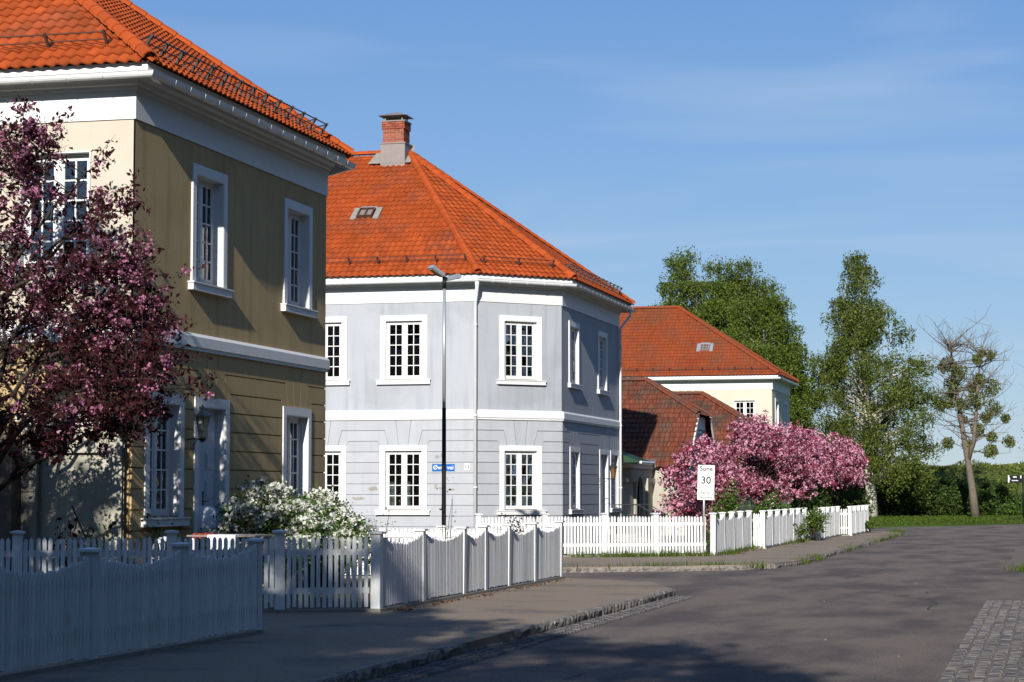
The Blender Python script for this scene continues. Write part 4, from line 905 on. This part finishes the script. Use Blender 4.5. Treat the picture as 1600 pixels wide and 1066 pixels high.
SHL = ['dark shrub under the birch clump, leftmost before the bank', 'dark shrub left of the pale birch trunk', 'dark shrub directly behind the pale birch trunk', 'dark shrub just right of the pale birch trunk', 'dark shrub midway between birch and mistletoe tree', 'low dark shrub at the right edge of the birch crown', 'dark shrub left of the mistletoe tree', 'dark shrub right of the mistletoe tree', 'light green shrub beneath the black signpost', 'dark shrub at the right picture edge on the bank']
for k, (x, Y, rx, h, m) in enumerate(SH): shrub(SHL[k], gp(x, Y), rx, h, 5200, .20, m, 40 + k, group='shrubs at the foot of the bank')
# grass on lawn and bank
g = np.random.default_rng(5); n = 26000; gx = g.uniform(-24, 14, n); gy = 108 + (g.random(n) ** 1.3) * 48
lim = np.interp(gx, [p[0] for p in lawn_e], [p[1] for p in lawn_e]); k = gy > lim + .05; C = np.stack([gx[k], gy[k], np.full(k.sum(), -.02)], 1)
o = inst('lawn_grass', leaf_mesh('lawn_grass', C, .16, WEED, .3), Matrix.Identity(4), None); o['kind'] = 'stuff'; o['label'] = 'short bright green grass on the lawn strip'; o['category'] = 'grass'
n = 30000; gx = g.uniform(-30, 30, n); gy = g.uniform(157, 182, n); C = np.stack([gx, gy, [bank_z(a, b) + .06 + .55 * g.random() ** 2 * (.5 + .5 * math.sin(a * 1.3) * math.sin(a * .37 + 1)) for a, b in zip(gx, gy)]], 1)
o = inst('bank_growth', leaf_mesh('bank_growth', C, .30, BANKL, .35), Matrix.Identity(4), None); o['kind'] = 'stuff'; o['label'] = 'rough grass and low scrub covering the bank'; o['category'] = 'grass'
# pink crab apples behind the far fence
def pink(label, x, Y, h, rx, seed, n=150, z0=.7):
    return tree('pink_crab_apple', label, gp(x, Y, 0), h, .09, z0, lambda q: rx * (.75 + .5 * math.sin(q * 2.6)) - .75 * rx * q ** 3, n, [('pale_blossom', 110, .075, PINKL), ('deep_blossom', 72, .075, PINKD), ('leaves', 26, .085, LEAFM)], BARK, seed, .06, (0, 0), .38, 0, group='pink flowering trees', squash=1.0, clump=9)
pink('pink flowering crab apple nearest the zone sign, left of the row', 1097, 67, 3.2, 1.2, 61, 120)
pink('tallest pink flowering crab apple, middle of the row before the cream house', 1190, 79, 4.45, 1.75, 62, 190, 1.45)
pink('pink flowering crab apple between the tallest and the end one', 1250, 88, 4.15, 1.65, 63, 160, 1.9)
pink('last pink flowering crab apple at the right beside the birch trunk', 1307, 93, 3.95, 1.25, 64, 130, 2.1)
shrub('leafy green shrub under the pink trees right of the zone sign', gp(1140, 65, 0), .8, 1.85, 3000, .085, LEAFG, 71)
shrub('green shrub under the tallest pink tree behind the white fence', gp(1205, 76, 0), 1.1, 1.7, 3400, .09, LEAFG, 72)
shrub('dark green shrub under the right pink trees behind the white fence', gp(1262, 84, 0), 1.3, 1.7, 3600, .10, LEAFD, 73)
shrub('dark green shrub at the far end of the white fence', gp(1322, 95, 0), 1.5, 1.9, 3600, .12, LEAFD, 74)
# dark cherry in the left foreground
ctree = thing('purple_cherry_tree', 'purple-leaved flowering cherry overhanging from the left edge before the yellow house', 'tree', (-15.35, 27.9, 0))
rnd = random.Random(19); cb_ = Vector((-15.35, 27.9, 0)); tpth = [cb_, cb_ + Vector((.05, 0, .9)), cb_ + Vector((.18, .05, 1.7)), cb_ + Vector((.25, .05, 2.6)), cb_ + Vector((.3, .0, 3.8)), cb_ + Vector((.35, 0, 5.2))]
MB().tube(tpth, [.17, .14, .12, .10, .07, .03], 9).build('trunk', BARK, ctree, True)
def cout(y):   # right-hand outline of the crown in the photograph, by height
    return float(np.interp(y, [2.3, 2.7, 3.1, 3.5, 4.2, 4.8, 5.4, 6.0, 6.6, 7.1], [130, 230, 315, 265, 270, 255, 215, 200, 110, 55]))
tips = []
while len(tips) < 245:
    z = rnd.uniform(2.35, 6.95); dy = rnd.uniform(-1.5, 1.5); e = cout(z); x = e - 10 - abs(rnd.gauss(0, 1)) * 110 if rnd.random() < .5 else rnd.uniform(-160, e - 20)
    if x < -260 or abs(dy) > 1.6 * math.sqrt(max(.05, 1 - ((x - 40) / 330) ** 2)): continue
    if z > 5.0 and x > 20 and rnd.random() < .62: continue
    tips.append(px(x, 768, 27.9 + dy) * 1); tips[-1].z = z
for x, y in ((282, 478), (262, 440), (250, 452), (330, 604), (312, 608), (296, 560), (318, 566), (226, 640), (180, 672), (62, 190), (78, 225), (188, 292), (205, 330), (150, 262), (150, 684), (108, 690), (268, 500), (240, 575), (215, 520)):      # long sprays reaching out of the crown
    tips.append(px(x, y, 27.9 + rnd.uniform(-.5, .3)))
br = MB(); lf = []; bl = []; limbs = []
for k in range(15):     # main limbs; every twig grows from the nearest limb
    c = rnd.choice(tips) if k > 5 else min(tips, key=lambda t: (t - (cb_ + Vector((2.6 - .2 * k, -.6 + .4 * (k % 3), 2.7 + .75 * k)))).length)
    s0 = at_h(tpth, min(4.2, max(1.3, c.z - 1.4 - .3 * rnd.random()))); pth = curve(s0, c, (rnd.gauss(0, .2), rnd.gauss(0, .2), .22 * (c - s0).length), 9)
    pth = [p + Vector((rnd.gauss(0, .03), rnd.gauss(0, .03), rnd.gauss(0, .04))) * (0 < i < 9) for i, p in enumerate(pth)]
    br.tube(pth, [.045 * (1 - .88 * i / 9) for i in range(10)], 6, False); limbs += [p for p in pth[2:]]
for c in tips:
    cand = sorted(limbs, key=lambda p: (p - c).length + (.5 if p.z > c.z + .1 else 0))[:3]; s = rnd.choice(cand); ln = (c - s).length
    pth = curve(s, c, (0, 0, rnd.uniform(-.05, .2) * ln), 6); br.tube(pth, [max(.004, .010 * (1 - .8 * k / 6)) for k in range(7)], 4, False)
    for _ in range(6):
        q = pth[rnd.choice((2, 3, 4, 5, 6))]; e = q + Vector((rnd.gauss(.08, .22), rnd.gauss(0, .22), rnd.gauss(.06, .18))); br.tube([q, q.lerp(e, .5) + Vector((0, 0, .03)), e], [.004, .0035, .002], 3, False)
        for _ in range(13): w = e.lerp(q, rnd.random() * .8); lf.append(w + Vector((rnd.gauss(0, .055), rnd.gauss(0, .055), rnd.gauss(0, .05))))
        if rnd.random() < (.5 if c.z > 4.2 else .25):  # fewer pink blossoms low down, to darken the shaded part of the crown
            w = e.lerp(q, rnd.random() * .7)
            for _ in range(26): bl.append(w + Vector((rnd.gauss(0, .05), rnd.gauss(0, .05), rnd.gauss(0, .045))))
br.build('branches', BARK, ctree)
inst('leaves', leaf_mesh('leaves', [tuple(p) for p in lf], .085, LEAFM, .5), Matrix.Identity(4), ctree)
inst('blossom', leaf_mesh('blossom', [tuple(p) for p in bl], .040, PINKC, .9), Matrix.Identity(4), ctree)
# white spirea bush
g = np.random.default_rng(9)
def spirea(label, base, rx, h, seed):
    t = thing('spirea_bush', label, 'bush', base, 'white spirea'); rnd = random.Random(seed); sb = MB(); L_, B_ = [], []
    for k in range(200):
        a = rnd.uniform(0, 6.28); r_ = rx * rnd.random() ** .6; tip = Vector(base) + Vector((math.cos(a) * r_, math.sin(a) * r_ * .8, h * (1.02 - .55 * (r_ / rx) ** 2) * rnd.uniform(.55, 1.0)))
        pth = curve(Vector(base) + Vector((rnd.uniform(-.3, .3) * rx, rnd.uniform(-.2, .2) * rx, 0)), tip, (0, 0, .35 * h), 7); sb.tube(pth, [.010, .009, .008, .007, .006, .005, .004, .003], 3, False)
        for q in pth[2:]:
            for _ in range(24): L_.append(tuple(q + Vector((rnd.gauss(0, .09), rnd.gauss(0, .09), rnd.gauss(0, .08)))))
        for q0, q1 in zip(pth[3:], pth[4:]):
            if rnd.random() < .92:
                for u in (0.1, .4, .75):
                    w = q0.lerp(q1, u) + Vector((0, 0, .05))
                    for _ in range(22): B_.append(tuple(w + Vector((rnd.gauss(0, .04), rnd.gauss(0, .04), .03 + rnd.gauss(0, .024)))))
    sb.build('stems', BARK, t); inst('leaves', leaf_mesh('leaves', L_, .055, LEAFG), Matrix.Identity(4), t); inst('flowers', leaf_mesh('flowers', B_, .058, WHITEP, .9), Matrix.Identity(4), t)
spirea('big white-flowering spirea bush behind the straight white fence', (px(418, 800, 33.0).x, 33.0, 0), 1.18, 1.86, 31)
spirea('right-hand white-flowering spirea bush touching the scalloped fence corner', (px(508, 800, 34.2).x, 34.2, 0), .85, 1.68, 32)
def plant(label, base, h, n, m, seed, name='garden_plant', spread=.22, size=.07, stems=7, bark=None):
    t = thing(name, label, 'plant', base); rnd = random.Random(seed); sb = MB(); L_ = []
    for k in range(stems):
        a = rnd.uniform(0, 6.28); e = Vector(base) + Vector((math.cos(a) * spread * rnd.uniform(.3, 1), math.sin(a) * spread * rnd.uniform(.3, 1), h * rnd.uniform(.6, 1))); pth = curve(base, e, (rnd.gauss(0, .05), 0, .1 * h), 4); sb.tube(pth, [.009, .008, .006, .005, .003], 4, False)
        for _ in range(n // stems):
            q = pth[rnd.choice((2, 3, 4, 4))]; L_.append(tuple(q + Vector((rnd.gauss(0, spread * .28), rnd.gauss(0, spread * .28), rnd.gauss(0, h * .09)))))
    sb.build('stems', bark or BARK, t); inst('leaves', leaf_mesh('leaves', L_, size, m), Matrix.Identity(4), t); return t
def q3(x, Y): v = px(x, 800, Y); return (v.x, Y, 0)
plant('maroon rose bush peeking over the fence under the chamfer window', q3(806, 40.0), 1.22, 300, LEAFM, 81, spread=.30, size=.055)
plant('thin bare rose stems with few leaves before the blue wall', q3(698, 38.6), 1.65, 36, LEAFM, 82, spread=.22, size=.05, stems=5)
plant('tall thin garden stalks beside the spirea bush', q3(600, 38.0), 1.45, 80, LEAFG, 83, spread=.35, size=.05, stems=6)
plant('dark leafy plant before the annex panel, left one', q3(105, 29.6), 1.16, 160, LEAFM, 84, spread=.26, size=.085)
plant('dark leafy plant before the annex panel, right one', q3(155, 29.7), 1.22, 170, LEAFD, 85, spread=.24, size=.085)
plant('low dark green plant under the ground floor window of the yellow house', q3(236, 31.2), 1.25, 500, LEAFD, 86, spread=.30, size=.06, stems=10)
plant('reddish potted plant by the cushion at the yellow house door', q3(336, 33.8), 1.15, 220, DRYL, 87, spread=.16, size=.05)
plant('green weed clump growing through the far fence', (-7.85, 73.2, 0), 1.0, 800, WEED, 88, 'weed_clump', .42, .10, 12)
plant('small green weed at the foot of the far second fence run', (-8.15, 70.5, 0), .65, 220, WEED, 89, 'weed_clump', .2, .08)
plant('yellow-green weed at the far end of the fence', (-7.3, 88.5, 0), .45, 240, WEED, 90, 'weed_clump', .35, .09)
# weeds, dry leaves and grit along kerbs and fences (uncountable)
def tufts(name, label, spots, h, m, w=.012, spread=.12, per=14):
    mb = MB(); rnd = random.Random(len(spots))
    for x, y, z in spots:
        for k in range(per):
            a = rnd.uniform(0, 6.28); bx, by = x + rnd.gauss(0, spread), y + rnd.gauss(0, spread); hh = h * rnd.uniform(.4, 1.1); dx_, dy_ = math.cos(a), math.sin(a); tx, ty = bx + dx_ * hh * rnd.uniform(.1, .6), by + dy_ * hh * .4
            mb.face(((bx - dy_ * w, by + dx_ * w, z), (bx + dy_ * w, by - dx_ * w, z), (tx, ty, z + hh)))
    o = mb.build(name, m); o['kind'] = 'stuff'; o['label'] = label; o['category'] = 'weeds'
rnd = random.Random(77); sp = []
for k in range(110):
    Y = rnd.uniform(52, 91); 
    if math.sin(Y * 1.7) + math.sin(Y * .6) > .2: sp.append((-6.12 + rnd.gauss(0, .05), Y, RZ + .02))
for k in range(60): t_ = rnd.random(); p = Vector((-11.5, 45.9)).lerp(Vector((-6.6, 49.6)), t_); sp.append((p.x, p.y, RZ + .05))
for k in range(60): t_ = rnd.random(); p = Vector((-12, 53.7)).lerp(Vector((-8.7, 55.8)), t_); sp.append((p.x + .1, p.y - .25, 0))
for k in range(80): sp.append((-8.55 + .3 * (k % 3) * .8 + rnd.gauss(0, .08), 56.5 + 11 * (k % 3) + rnd.uniform(0, 9), 0))
for k in range(26): sp.append((-.85 + rnd.uniform(0, .9), 49.9 + rnd.gauss(0, .5), RZ + .02))
for k in range(12): sp.append((-6.3 + rnd.gauss(0, .2), 90.5 + rnd.gauss(0, .6), -.02))
tufts('kerb_weeds', 'weeds and grass tufts along kerbs and fence feet', sp, .20, WEED)
sp = []
for k in range(46): Y = 29.0 + 11 * rnd.random() ** 1.5; sp.append((-9.12 + abs(rnd.gauss(0, .10)), Y, .002))
for k in range(24): sp.append((-8.5 + rnd.gauss(0, .14), 58.2 + rnd.gauss(0, .7), .002))
mb = []
for x, y, z in sp:
    for _ in range(6): mb.append((x + rnd.gauss(0, .06), y + rnd.gauss(0, .1), z + .012))
o = inst('leaf_litter', leaf_mesh('leaf_litter', mb, .045, DRYL), Matrix.Identity(4), None); o['kind'] = 'stuff'; o['label'] = 'dry brown leaf litter along the fence foot'; o['category'] = 'leaves'
mb = [(rnd.uniform(-6, 0), rnd.uniform(18, 70), RZ + .006) for _ in range(70)]
o = inst('road_grit', leaf_mesh('road_grit', mb, .022, CONC), Matrix.Identity(4), None); o['kind'] = 'stuff'; o['label'] = 'pale specks of grit on the asphalt'; o['category'] = 'grit'
# unseen trees that shade the foreground; right-hand and rear ones added to cut skylight
def shade_tree(label, base, h, z0, r_, seed, n, per=170, leaf=.24, group='street trees beside the camera', crad=.8):
    tree('unseen_tree', label, base, h, .2, z0, lambda q: r_ * (.7 + .5 * math.sin(q * 2.8)) - .5 * r_ * q ** 3, n, [('crown', per, leaf, LEAFG)], BARK, seed, .1, (0, 0), crad, 0, group=group)
shade_tree('street tree outside the picture shading the nearest fence', (-9.4, 5.5, 0), 11.4, 2.2, 3.2, 91, 95)
shade_tree('street tree outside the picture shading the pavement', (-7.2, 1.0, 0), 12.6, 2.6, 3.2, 92, 100)
shade_tree('street tree outside the picture shading the road', (-2.9, -4.0, 0), 12.8, 5.0, 3.3, 93, 95)
shade_tree('garden tree outside the picture shading the annex', (-15.9, 9.0, 0), 11.8, 2.2, 3.3, 94, 150)
shade_tree('garden tree outside the picture shading the cherry', (-20.5, 10.0, 0), 12.4, 2.2, 3.4, 95, 130)
shade_tree('added tree outside the picture behind the nearest fence, for shade', (-13.4, 12.2, 0), 9.4, 1.2, 3.0, 96, 130)  # extra unseen tree, shuts out western sky and darkens the annex
shade_tree('added low tree at the right kerb beside the camera, blocking skylight', (6.2, 8, 0), 9.0, .8, 3.2, 131, 110, 90, .4, 'added trees right of the street, blocking skylight', 1.0)  # added out of view to keep eastern skylight off the nearest fence
shade_tree('added low tree farther along the right kerb outside the picture, blocking skylight', (6.2, 20, 0), 9.0, .8, 3.2, 132, 110, 90, .4, 'added trees right of the street, blocking skylight', 1.0)  # second unseen addition that cuts sky light from the east
for k, (x, y, h) in enumerate(((-13, -9, 17), (-6.5, -13, 16.5), (0, -11, 10.5), (6, -13, 11), (-21, -4, 17))):
    shade_tree(['first', 'second', 'third', 'fourth', 'fifth'][k] + ' big added tree behind the photographer, blocking skylight', (x, y, 0), h, 1.0, 4.2, 120 + k, 150, 80, .5, 'added trees behind the photographer, blocking skylight', 1.3)  # unseen canopy added to deepen the foreground shade by hiding sky
for k, Y in enumerate((2, 14, 26, 38, 51, 65, 80, 97)):
    shade_tree(['first', 'second', 'third', 'fourth', 'fifth', 'sixth', 'seventh', 'last'][k] + ' large added tree outside the picture right of the street, blocking skylight', (10.0, Y, 0), 16.5, .8, 5.2, 100 + k, 170, 80, .5, 'added trees right of the street, blocking skylight', 1.3)  # added unseen row, blocks the low eastern sky from the street walls

# ------------------------------------------------------------------ street furniture and small things
# lamp post
YL = 50.2; pl = px(693.5, 800, YL); X = pl.x
lp = thing('lamp_post', 'two-headed street lamp on a dark and grey steel pole before the blue house', 'street lamp', (X, YL, 0)); b = Vector((X, YL, 0)); V3 = lambda x, y, z: b + Vector((x, y, z))
MB().tube([V3(0, 0, 0), V3(0, 0, 3.75)], [.058, .052], 12).build('lower_pole', SIGNK, lp, True)
MB().tube([V3(0, 0, 3.75), V3(0, 0, 6.75)], [.045, .040], 12).build('upper_pole', GALV, lp, True)
MB().tube([V3(0, 0, 6.72), V3(0, 0, 7.0)], .05, 10).build('sleeve', SIGNK, lp, True)
hd = MB(); hM = Matrix.Translation(V3(-.02, -.05, 7.02)) @ Matrix.Rotation(R(232), 4, 'Z') @ Matrix.Rotation(R(-26), 4, 'Y') @ Matrix.Scale(.72, 4)
def lamp_head(hM, m, name):
    mb = MB(); bot = [(0, -.13, -.02), (.62, -.17, -.02), (.62, .17, -.02), (0, .13, -.02)]; top = [(.03, -.09, .10), (.58, -.13, .13), (.58, .13, .13), (.03, .09, .10)]
    for i in range(4): j = (i + 1) % 4; mb.face([hM @ Vector(p) for p in (bot[i], bot[j], top[j], top[i])])
    mb.face([hM @ Vector(p) for p in top]); mb.face([hM @ Vector(p) for p in reversed(bot)]); h_ = mb.build(name, m, lp)
    MB().box(.06, .57, -.11, .11, -.045, -.021, hM).build('diffuser', DIFFU, h_); MB().tube([hM @ Vector((-.06, 0, 0)), hM @ Vector((.05, 0, .03))], .045, 8).build('arm', SIGNK, h_)
lamp_head(hM, GALV, 'lamp_head'); lamp_head(Matrix.Translation(V3(.04, .04, 6.95)) @ Matrix.Rotation(R(58), 4, 'Z') @ Matrix.Rotation(R(-12), 4, 'Y') @ Matrix.Scale(.7, 4), GALV, 'lamp_head')
# wall lanterns
def lantern(label, O, U, u, z, out, m, drop=0.0):
    M = wallM(O, U, u, z); l = thing('wall_lantern', label, 'lantern', M.translation)
    MB().box(-.035, .035, -.03, 0, -.16, .16, M).build('back_plate', DARKM, l)
    if drop >= 0:   # lantern standing on / hanging by a curled bracket
        a = [M @ Vector((0, -.02, .10)), M @ Vector((0, -out * .5, .12)), M @ Vector((0, -out, .10))]; MB().tube(a, .012, 6).tube(curve(M @ Vector((0, -.02, -.12)), M @ Vector((0, -out * .7, .10)), (0, 0, -.05), 5), .009, 5).build('bracket', DARKM, l)
    c = M @ Vector((0, -out, 0)); T = Matrix.Translation(c)
    MB().lathe([(.055, .0), (.075, .02), (.115, .36), (.118, .37)], 6, T @ Matrix.Translation((0, 0, .12))).build('glass', m, l)
    MB().lathe([(.17, .485), (.165, .50), (.08, .575), (.03, .60), (.02, .66), (.004, .70)], 6, T).build('hood', DARKM if drop < .5 else ZINC, l)
    mb = MB()
    for k in range(6):
        a = math.pi * k / 3; mb.tube([c + Vector((.057 * math.cos(a), .057 * math.sin(a), .12)), c + Vector((.118 * math.cos(a), .118 * math.sin(a), .49))], .008, 4)
    mb.lathe([(.02, .06), (.06, .10), (.06, .125)], 6, T); mb.build('cage', DARKM, l); return l
lantern('frosted glass lantern on an iron bracket by the yellow house door', (-13.9, 30.45, 0), (0, 1, 0), 2.12, 2.45, .32, LAMPG, 1)
lantern('black iron lantern with amber glass by the blue house door', (-14.9, 64.75, 0), (0, 1, 0), 5.42, 2.02, .55, AMBER, 0)
# stair railings
def railing(label, x0, x1, y0, y1, zt, steps=6):
    t = thing('stair_railing', label, 'railing', (x1, y0, 0)); mb = MB()
    for y in (y0, y1):
        mb.tube([(x0, y, zt), (x1, y, zt), (x1 + .9, y, zt - .5)], .018, 6); mb.tube([(x1 + .9, y, zt - .5), (x1 + .9, y, 0)], .018, 6)
    mb.build('handrail', DARKM, t); bme = MB().tube([(0, 0, .1), (0, 0, zt)], .010, 5).mesh('baluster', DARKM)
    for y in (y0, y1):
        for k in range(steps): inst('baluster', bme, Matrix.Translation((x0 + .05 + (x1 - x0 - .05) * k / (steps - 1), y, 0)), t)
    mb = MB(); mb.box(x0, x1, y0 - .03, y1 + .03, .0, .27); mb.box(x1, x1 + .32, y0, y1, 0, .18); mb.box(x1 + .321, x1 + .62, y0, y1, 0, .09); mb.build('step', CONC, t); return t
railing('black iron stair railing at the blue house door', -14.35, -13.5, 70.1, 72.1, 1.25)
railing('thin black iron railing at the yellow house door', -13.34, -12.6, 32.75, 34.55, 1.36, 3)
# street name plate and house number
M = wallM((-31, 62.55, 0), (1, 0, 0), 31 - 18.11, 2.43, .034)
sg = thing('street_name_sign', 'blue enamel street name plate with white letters on the blue house wall', 'sign', M.translation)
MB().box(-.36, .36, -.012, 0, -.11, .11, M).build('plate', SIGNB, sg); text_part('Øvre vei', .185, SIGNW, M @ Matrix.Translation((0, -.015, 0)), sg)
M = wallM((-31, 62.55, 0), (1, 0, 0), 31 - 17.35, 2.45, .034); sg = thing('house_number', 'small white house number plate reading 11 left of the corner downpipe', 'sign', M.translation)
MB().box(-.09, .09, -.010, 0, -.10, .10, M).build('plate', SIGNW, sg); text_part('11', .17, TXTK, M @ Matrix.Translation((0, -.013, 0)), sg)
# paint peeled off the ground floor, patches of bare render
def patch(u, z, w, h, seed):
    rnd = random.Random(seed); fr = frame((-31, 62.55, 0), (1, 0, 0)); n = 26; p = [(u + w * .5 * math.cos(6.283 * k / n) * rnd.uniform(.55, 1.1), z + h * .5 * math.sin(6.283 * k / n) * rnd.uniform(.5, 1.15)) for k in range(n)]
    MB().prism(p, fr, .030, .0345).build('peeled_patch', PEEL, h2)
for k, (x, y, w, h) in enumerate([(683, 714, .16, .12), (691, 712, .12, .16), (690, 763, .24, .09), (706, 765, .26, .07), (681, 760, .10, .18), (583, 764, .36, .17), (699, 748, .05, .15), (600, 792, .2, .12), (665, 768, .1, .1), (724, 708, .07, .05), (560, 779, .5, .1), (728, 790, .06, .06)]):
    v = px(x, y, 62.52); patch(v.x + 31, v.z, w, h, 300 + k)
# zone sign
cs = px(1099, 800, 55.9); b = Vector((cs.x, 55.9, 0)); zs = thing('zone_sign', 'white speed zone sign reading Sone 30 on a thin pole behind the fence', 'road sign', b)
MB().tube([b, b + Vector((.03, 0, 2.38))], .030, 8).build('pole', GALV, zs, True)
M = Matrix.Translation(b + Vector((.025, -.035, 0))) @ Matrix.Rotation(R(16), 4, 'Z') @ Matrix.Rotation(R(1.6), 4, 'Y')
MB().box(-.225, .225, -.012, 0, 1.745, 2.40, M).build('main_plate', SIGNW, zs); MB().box(-.225, .225, -.012, 0, 1.475, 1.735, M).build('lower_plate', SIGNW, zs)
text_part('Sone', .175, TXTK, M @ Matrix.Translation((0, -.014, 2.30)), zs); text_part('30', .27, TXTK, M @ Matrix.Translation((0, -.014, 1.99)), zs)
text_part('Farts-', .11, TXTG, M @ Matrix.Translation((0, -.014, 1.665)), zs); text_part('dempere', .10, TXTG, M @ Matrix.Translation((0, -.014, 1.54)), zs)
# black direction sign at the right edge
b = Vector(gp(1597.5, 140, -.06)); ds = thing('direction_sign', 'black direction sign with white marks on a dark post, right edge', 'sign', b)
MB().tube([b, b + Vector((0, 0, 2.85))], .05, 8).build('post', SIGNK, ds, True)
M = Matrix.Translation(b + Vector((-.02, -.06, 0))) @ Matrix.Rotation(YAW, 4, 'Z'); MB().box(-.98, .06, -.03, 0, 2.32, 2.80, M).build('plate', SIGNK, ds)
mb = MB(); mb.box(-.95, -.86, -.034, -.031, 2.33, 2.79, M); mb.face([M @ Vector(p) for p in ((-.86, -.034, 2.45), (-.80, -.034, 2.56), (-.86, -.034, 2.67))]); mb.box(-.16, -.08, -.034, -.031, 2.60, 2.78, M)
for k, (a, c, z, h) in enumerate(((-.62, -.38, 2.64, .10), (-.70, -.28, 2.43, .06))):
    n = 6
    for i in range(n): mb.box(a + (c - a) * i / n, a + (c - a) * (i + .8) / n, -.034, -.031, z, z + h * (1 - .25 * (i % 2)), M)
mb.build('white_marks', SIGNW, ds)
# garden furniture of the yellow house
def garden_chair(label, x, Y, rz, k=1.0):
    v = px(x, 800, Y); t = thing('garden_chair', label, 'chair', (v.x, Y, .0), 'white garden chairs'); M = Matrix.Translation((v.x, Y, 0)) @ Matrix.Rotation(rz, 4, 'Z') @ Matrix.Scale(k, 4); T = lambda *p: M @ Vector(p)
    MB().box(-.22, .22, -.22, .22, .44, .47, M).build('seat', WHITE, t)
    for sx in (-.2, .2):
        for sy in (-.2, .2): MB().tube([T(sx, sy, .44), T(sx * 1.15, sy * 1.2, 0)], .016, 6).build('leg', WHITE, t)
    mb = MB(); arc = [T(-.23, .22, .46)] + [T(.25 * math.cos(math.pi - math.pi * k / 10), .25 + .05 * math.sin(math.pi * k / 10), .82 + .40 * math.sin(math.pi * k / 10)) for k in range(11)] + [T(.23, .22, .46)]; mb.tube(arc, .016, 6)
    for k in range(-2, 3): mb.tube([T(k * .08, .22, .47), T(k * .05, .27, .85), T(k * .09, .28, 1.12 - .03 * abs(k))], .009, 5)
    for k in range(-2, 3): mb.lathe([(.004, -.045), (.04, -.02), (.045, .01), (.02, .04)], 8, M @ Matrix.Translation((k * .085, .28, 1.17 - .035 * k * k)))
    mb.tube([T(-.24, .24, .84), T(0, .27, .78), T(.24, .24, .84)], .009, 5); mb.build('backrest', WHITE, t)
    for s in (-1, 1): MB().tube(curve(T(s * .23, .22, .72), T(s * .24, -.2, .46), (0, 0, .16), 6), .014, 6).build('armrest', WHITE, t)
    return t
garden_chair('ornate white iron garden chair by the yellow house door', 304, 33.3, R(75)); garden_chair('white garden chair half hidden behind the straight fence', 262, 29.9, R(35), .82)
v = px(318, 800, 33.4); cu = bpy.data.meshes.new('cushion'); bm = bmesh.new(); bmesh.ops.create_uvsphere(bm, u_segments=16, v_segments=10, radius=1)
for q in bm.verts:
    s = lambda a: math.copysign(abs(a) ** .45, a); q.co = Vector((s(q.co.x) * .21, q.co.y * .09, s(q.co.z) * .24))
bm.to_mesh(cu); bm.free(); cu.materials.append(CLOTHW); cu.polygons.foreach_set('use_smooth', [True] * len(cu.polygons))
tag(inst('cushion', cu, Matrix.Translation((v.x, 33.4, 1.22)) @ Matrix.Rotation(R(20), 4, 'Z') @ Matrix.Rotation(R(-18), 4, 'X'), None), 'off-white cushion propped on the railing by the door', 'cushion')
yt = 30.3; x0, x1 = px(306, 800, yt).x, px(412, 800, yt).x
tb_ = thing('garden_table', 'long garden table with pale top behind the straight white fence', 'table', ((x0 + x1) / 2, yt, 0)); MB().box(x0, x1, yt - .35, yt + .45, 1.015, 1.04).build('table_top', CONC, tb_)
for x in (x0 + .08, x1 - .08):
    for y in (yt - .28, yt + .38): MB().box(x - .03, x + .03, y - .03, y + .03, 0, 1.014).build('leg', WHITE, tb_)
mb = MB(); a, bx_ = px(338, 800, yt).x, px(382, 800, yt).x; n = 40
for i in range(n):
    u0, u1 = a + (bx_ - a) * i / n, a + (bx_ - a) * (i + 1) / n; f = lambda u: .86 - .07 * abs(math.sin(math.pi * 5 * (u - a) / (bx_ - a))); w = lambda u: yt - .362 + .008 * math.sin(40 * u)
    mb.face(((u0, w(u0), f(u0)), (u1, w(u1), f(u1)), (u1, yt - .352, 1.046), (u0, yt - .352, 1.046))); mb.face(((u0, yt - .352, 1.046), (u1, yt - .352, 1.046), (u1, yt + .1, 1.046), (u0, yt + .1, 1.046)))
tag(mb.build('tablecloth', CLOTHW), 'white scalloped cloth hanging over the garden table edge', 'tablecloth')
mb = MB(); a, bx_ = px(312, 800, yt).x, px(334, 800, yt).x; n = 12
for i in range(n):
    for j in range(4):
        P = lambda i, j: (a + (bx_ - a) * i / n, yt - .36 + .5 * j / 4, 1.05 + .018 * math.sin(i * 1.3 + j) + (.0 if j else -.05)); mb.face((P(i, j), P(i + 1, j), P(i + 1, j + 1), P(i, j + 1)))
tag(mb.build('folded_cloth', REDC, smooth=True), 'small red cloth lying on the garden table', 'cloth')
st = MB().tube([px(112, 790, 30.05) + Vector((0, 0, 0)), px(136, 846, 29.85)], .012, 6).build('garden_stick', BARK); tag(st, 'thin dark stick leaning against the annex panel', 'stick')
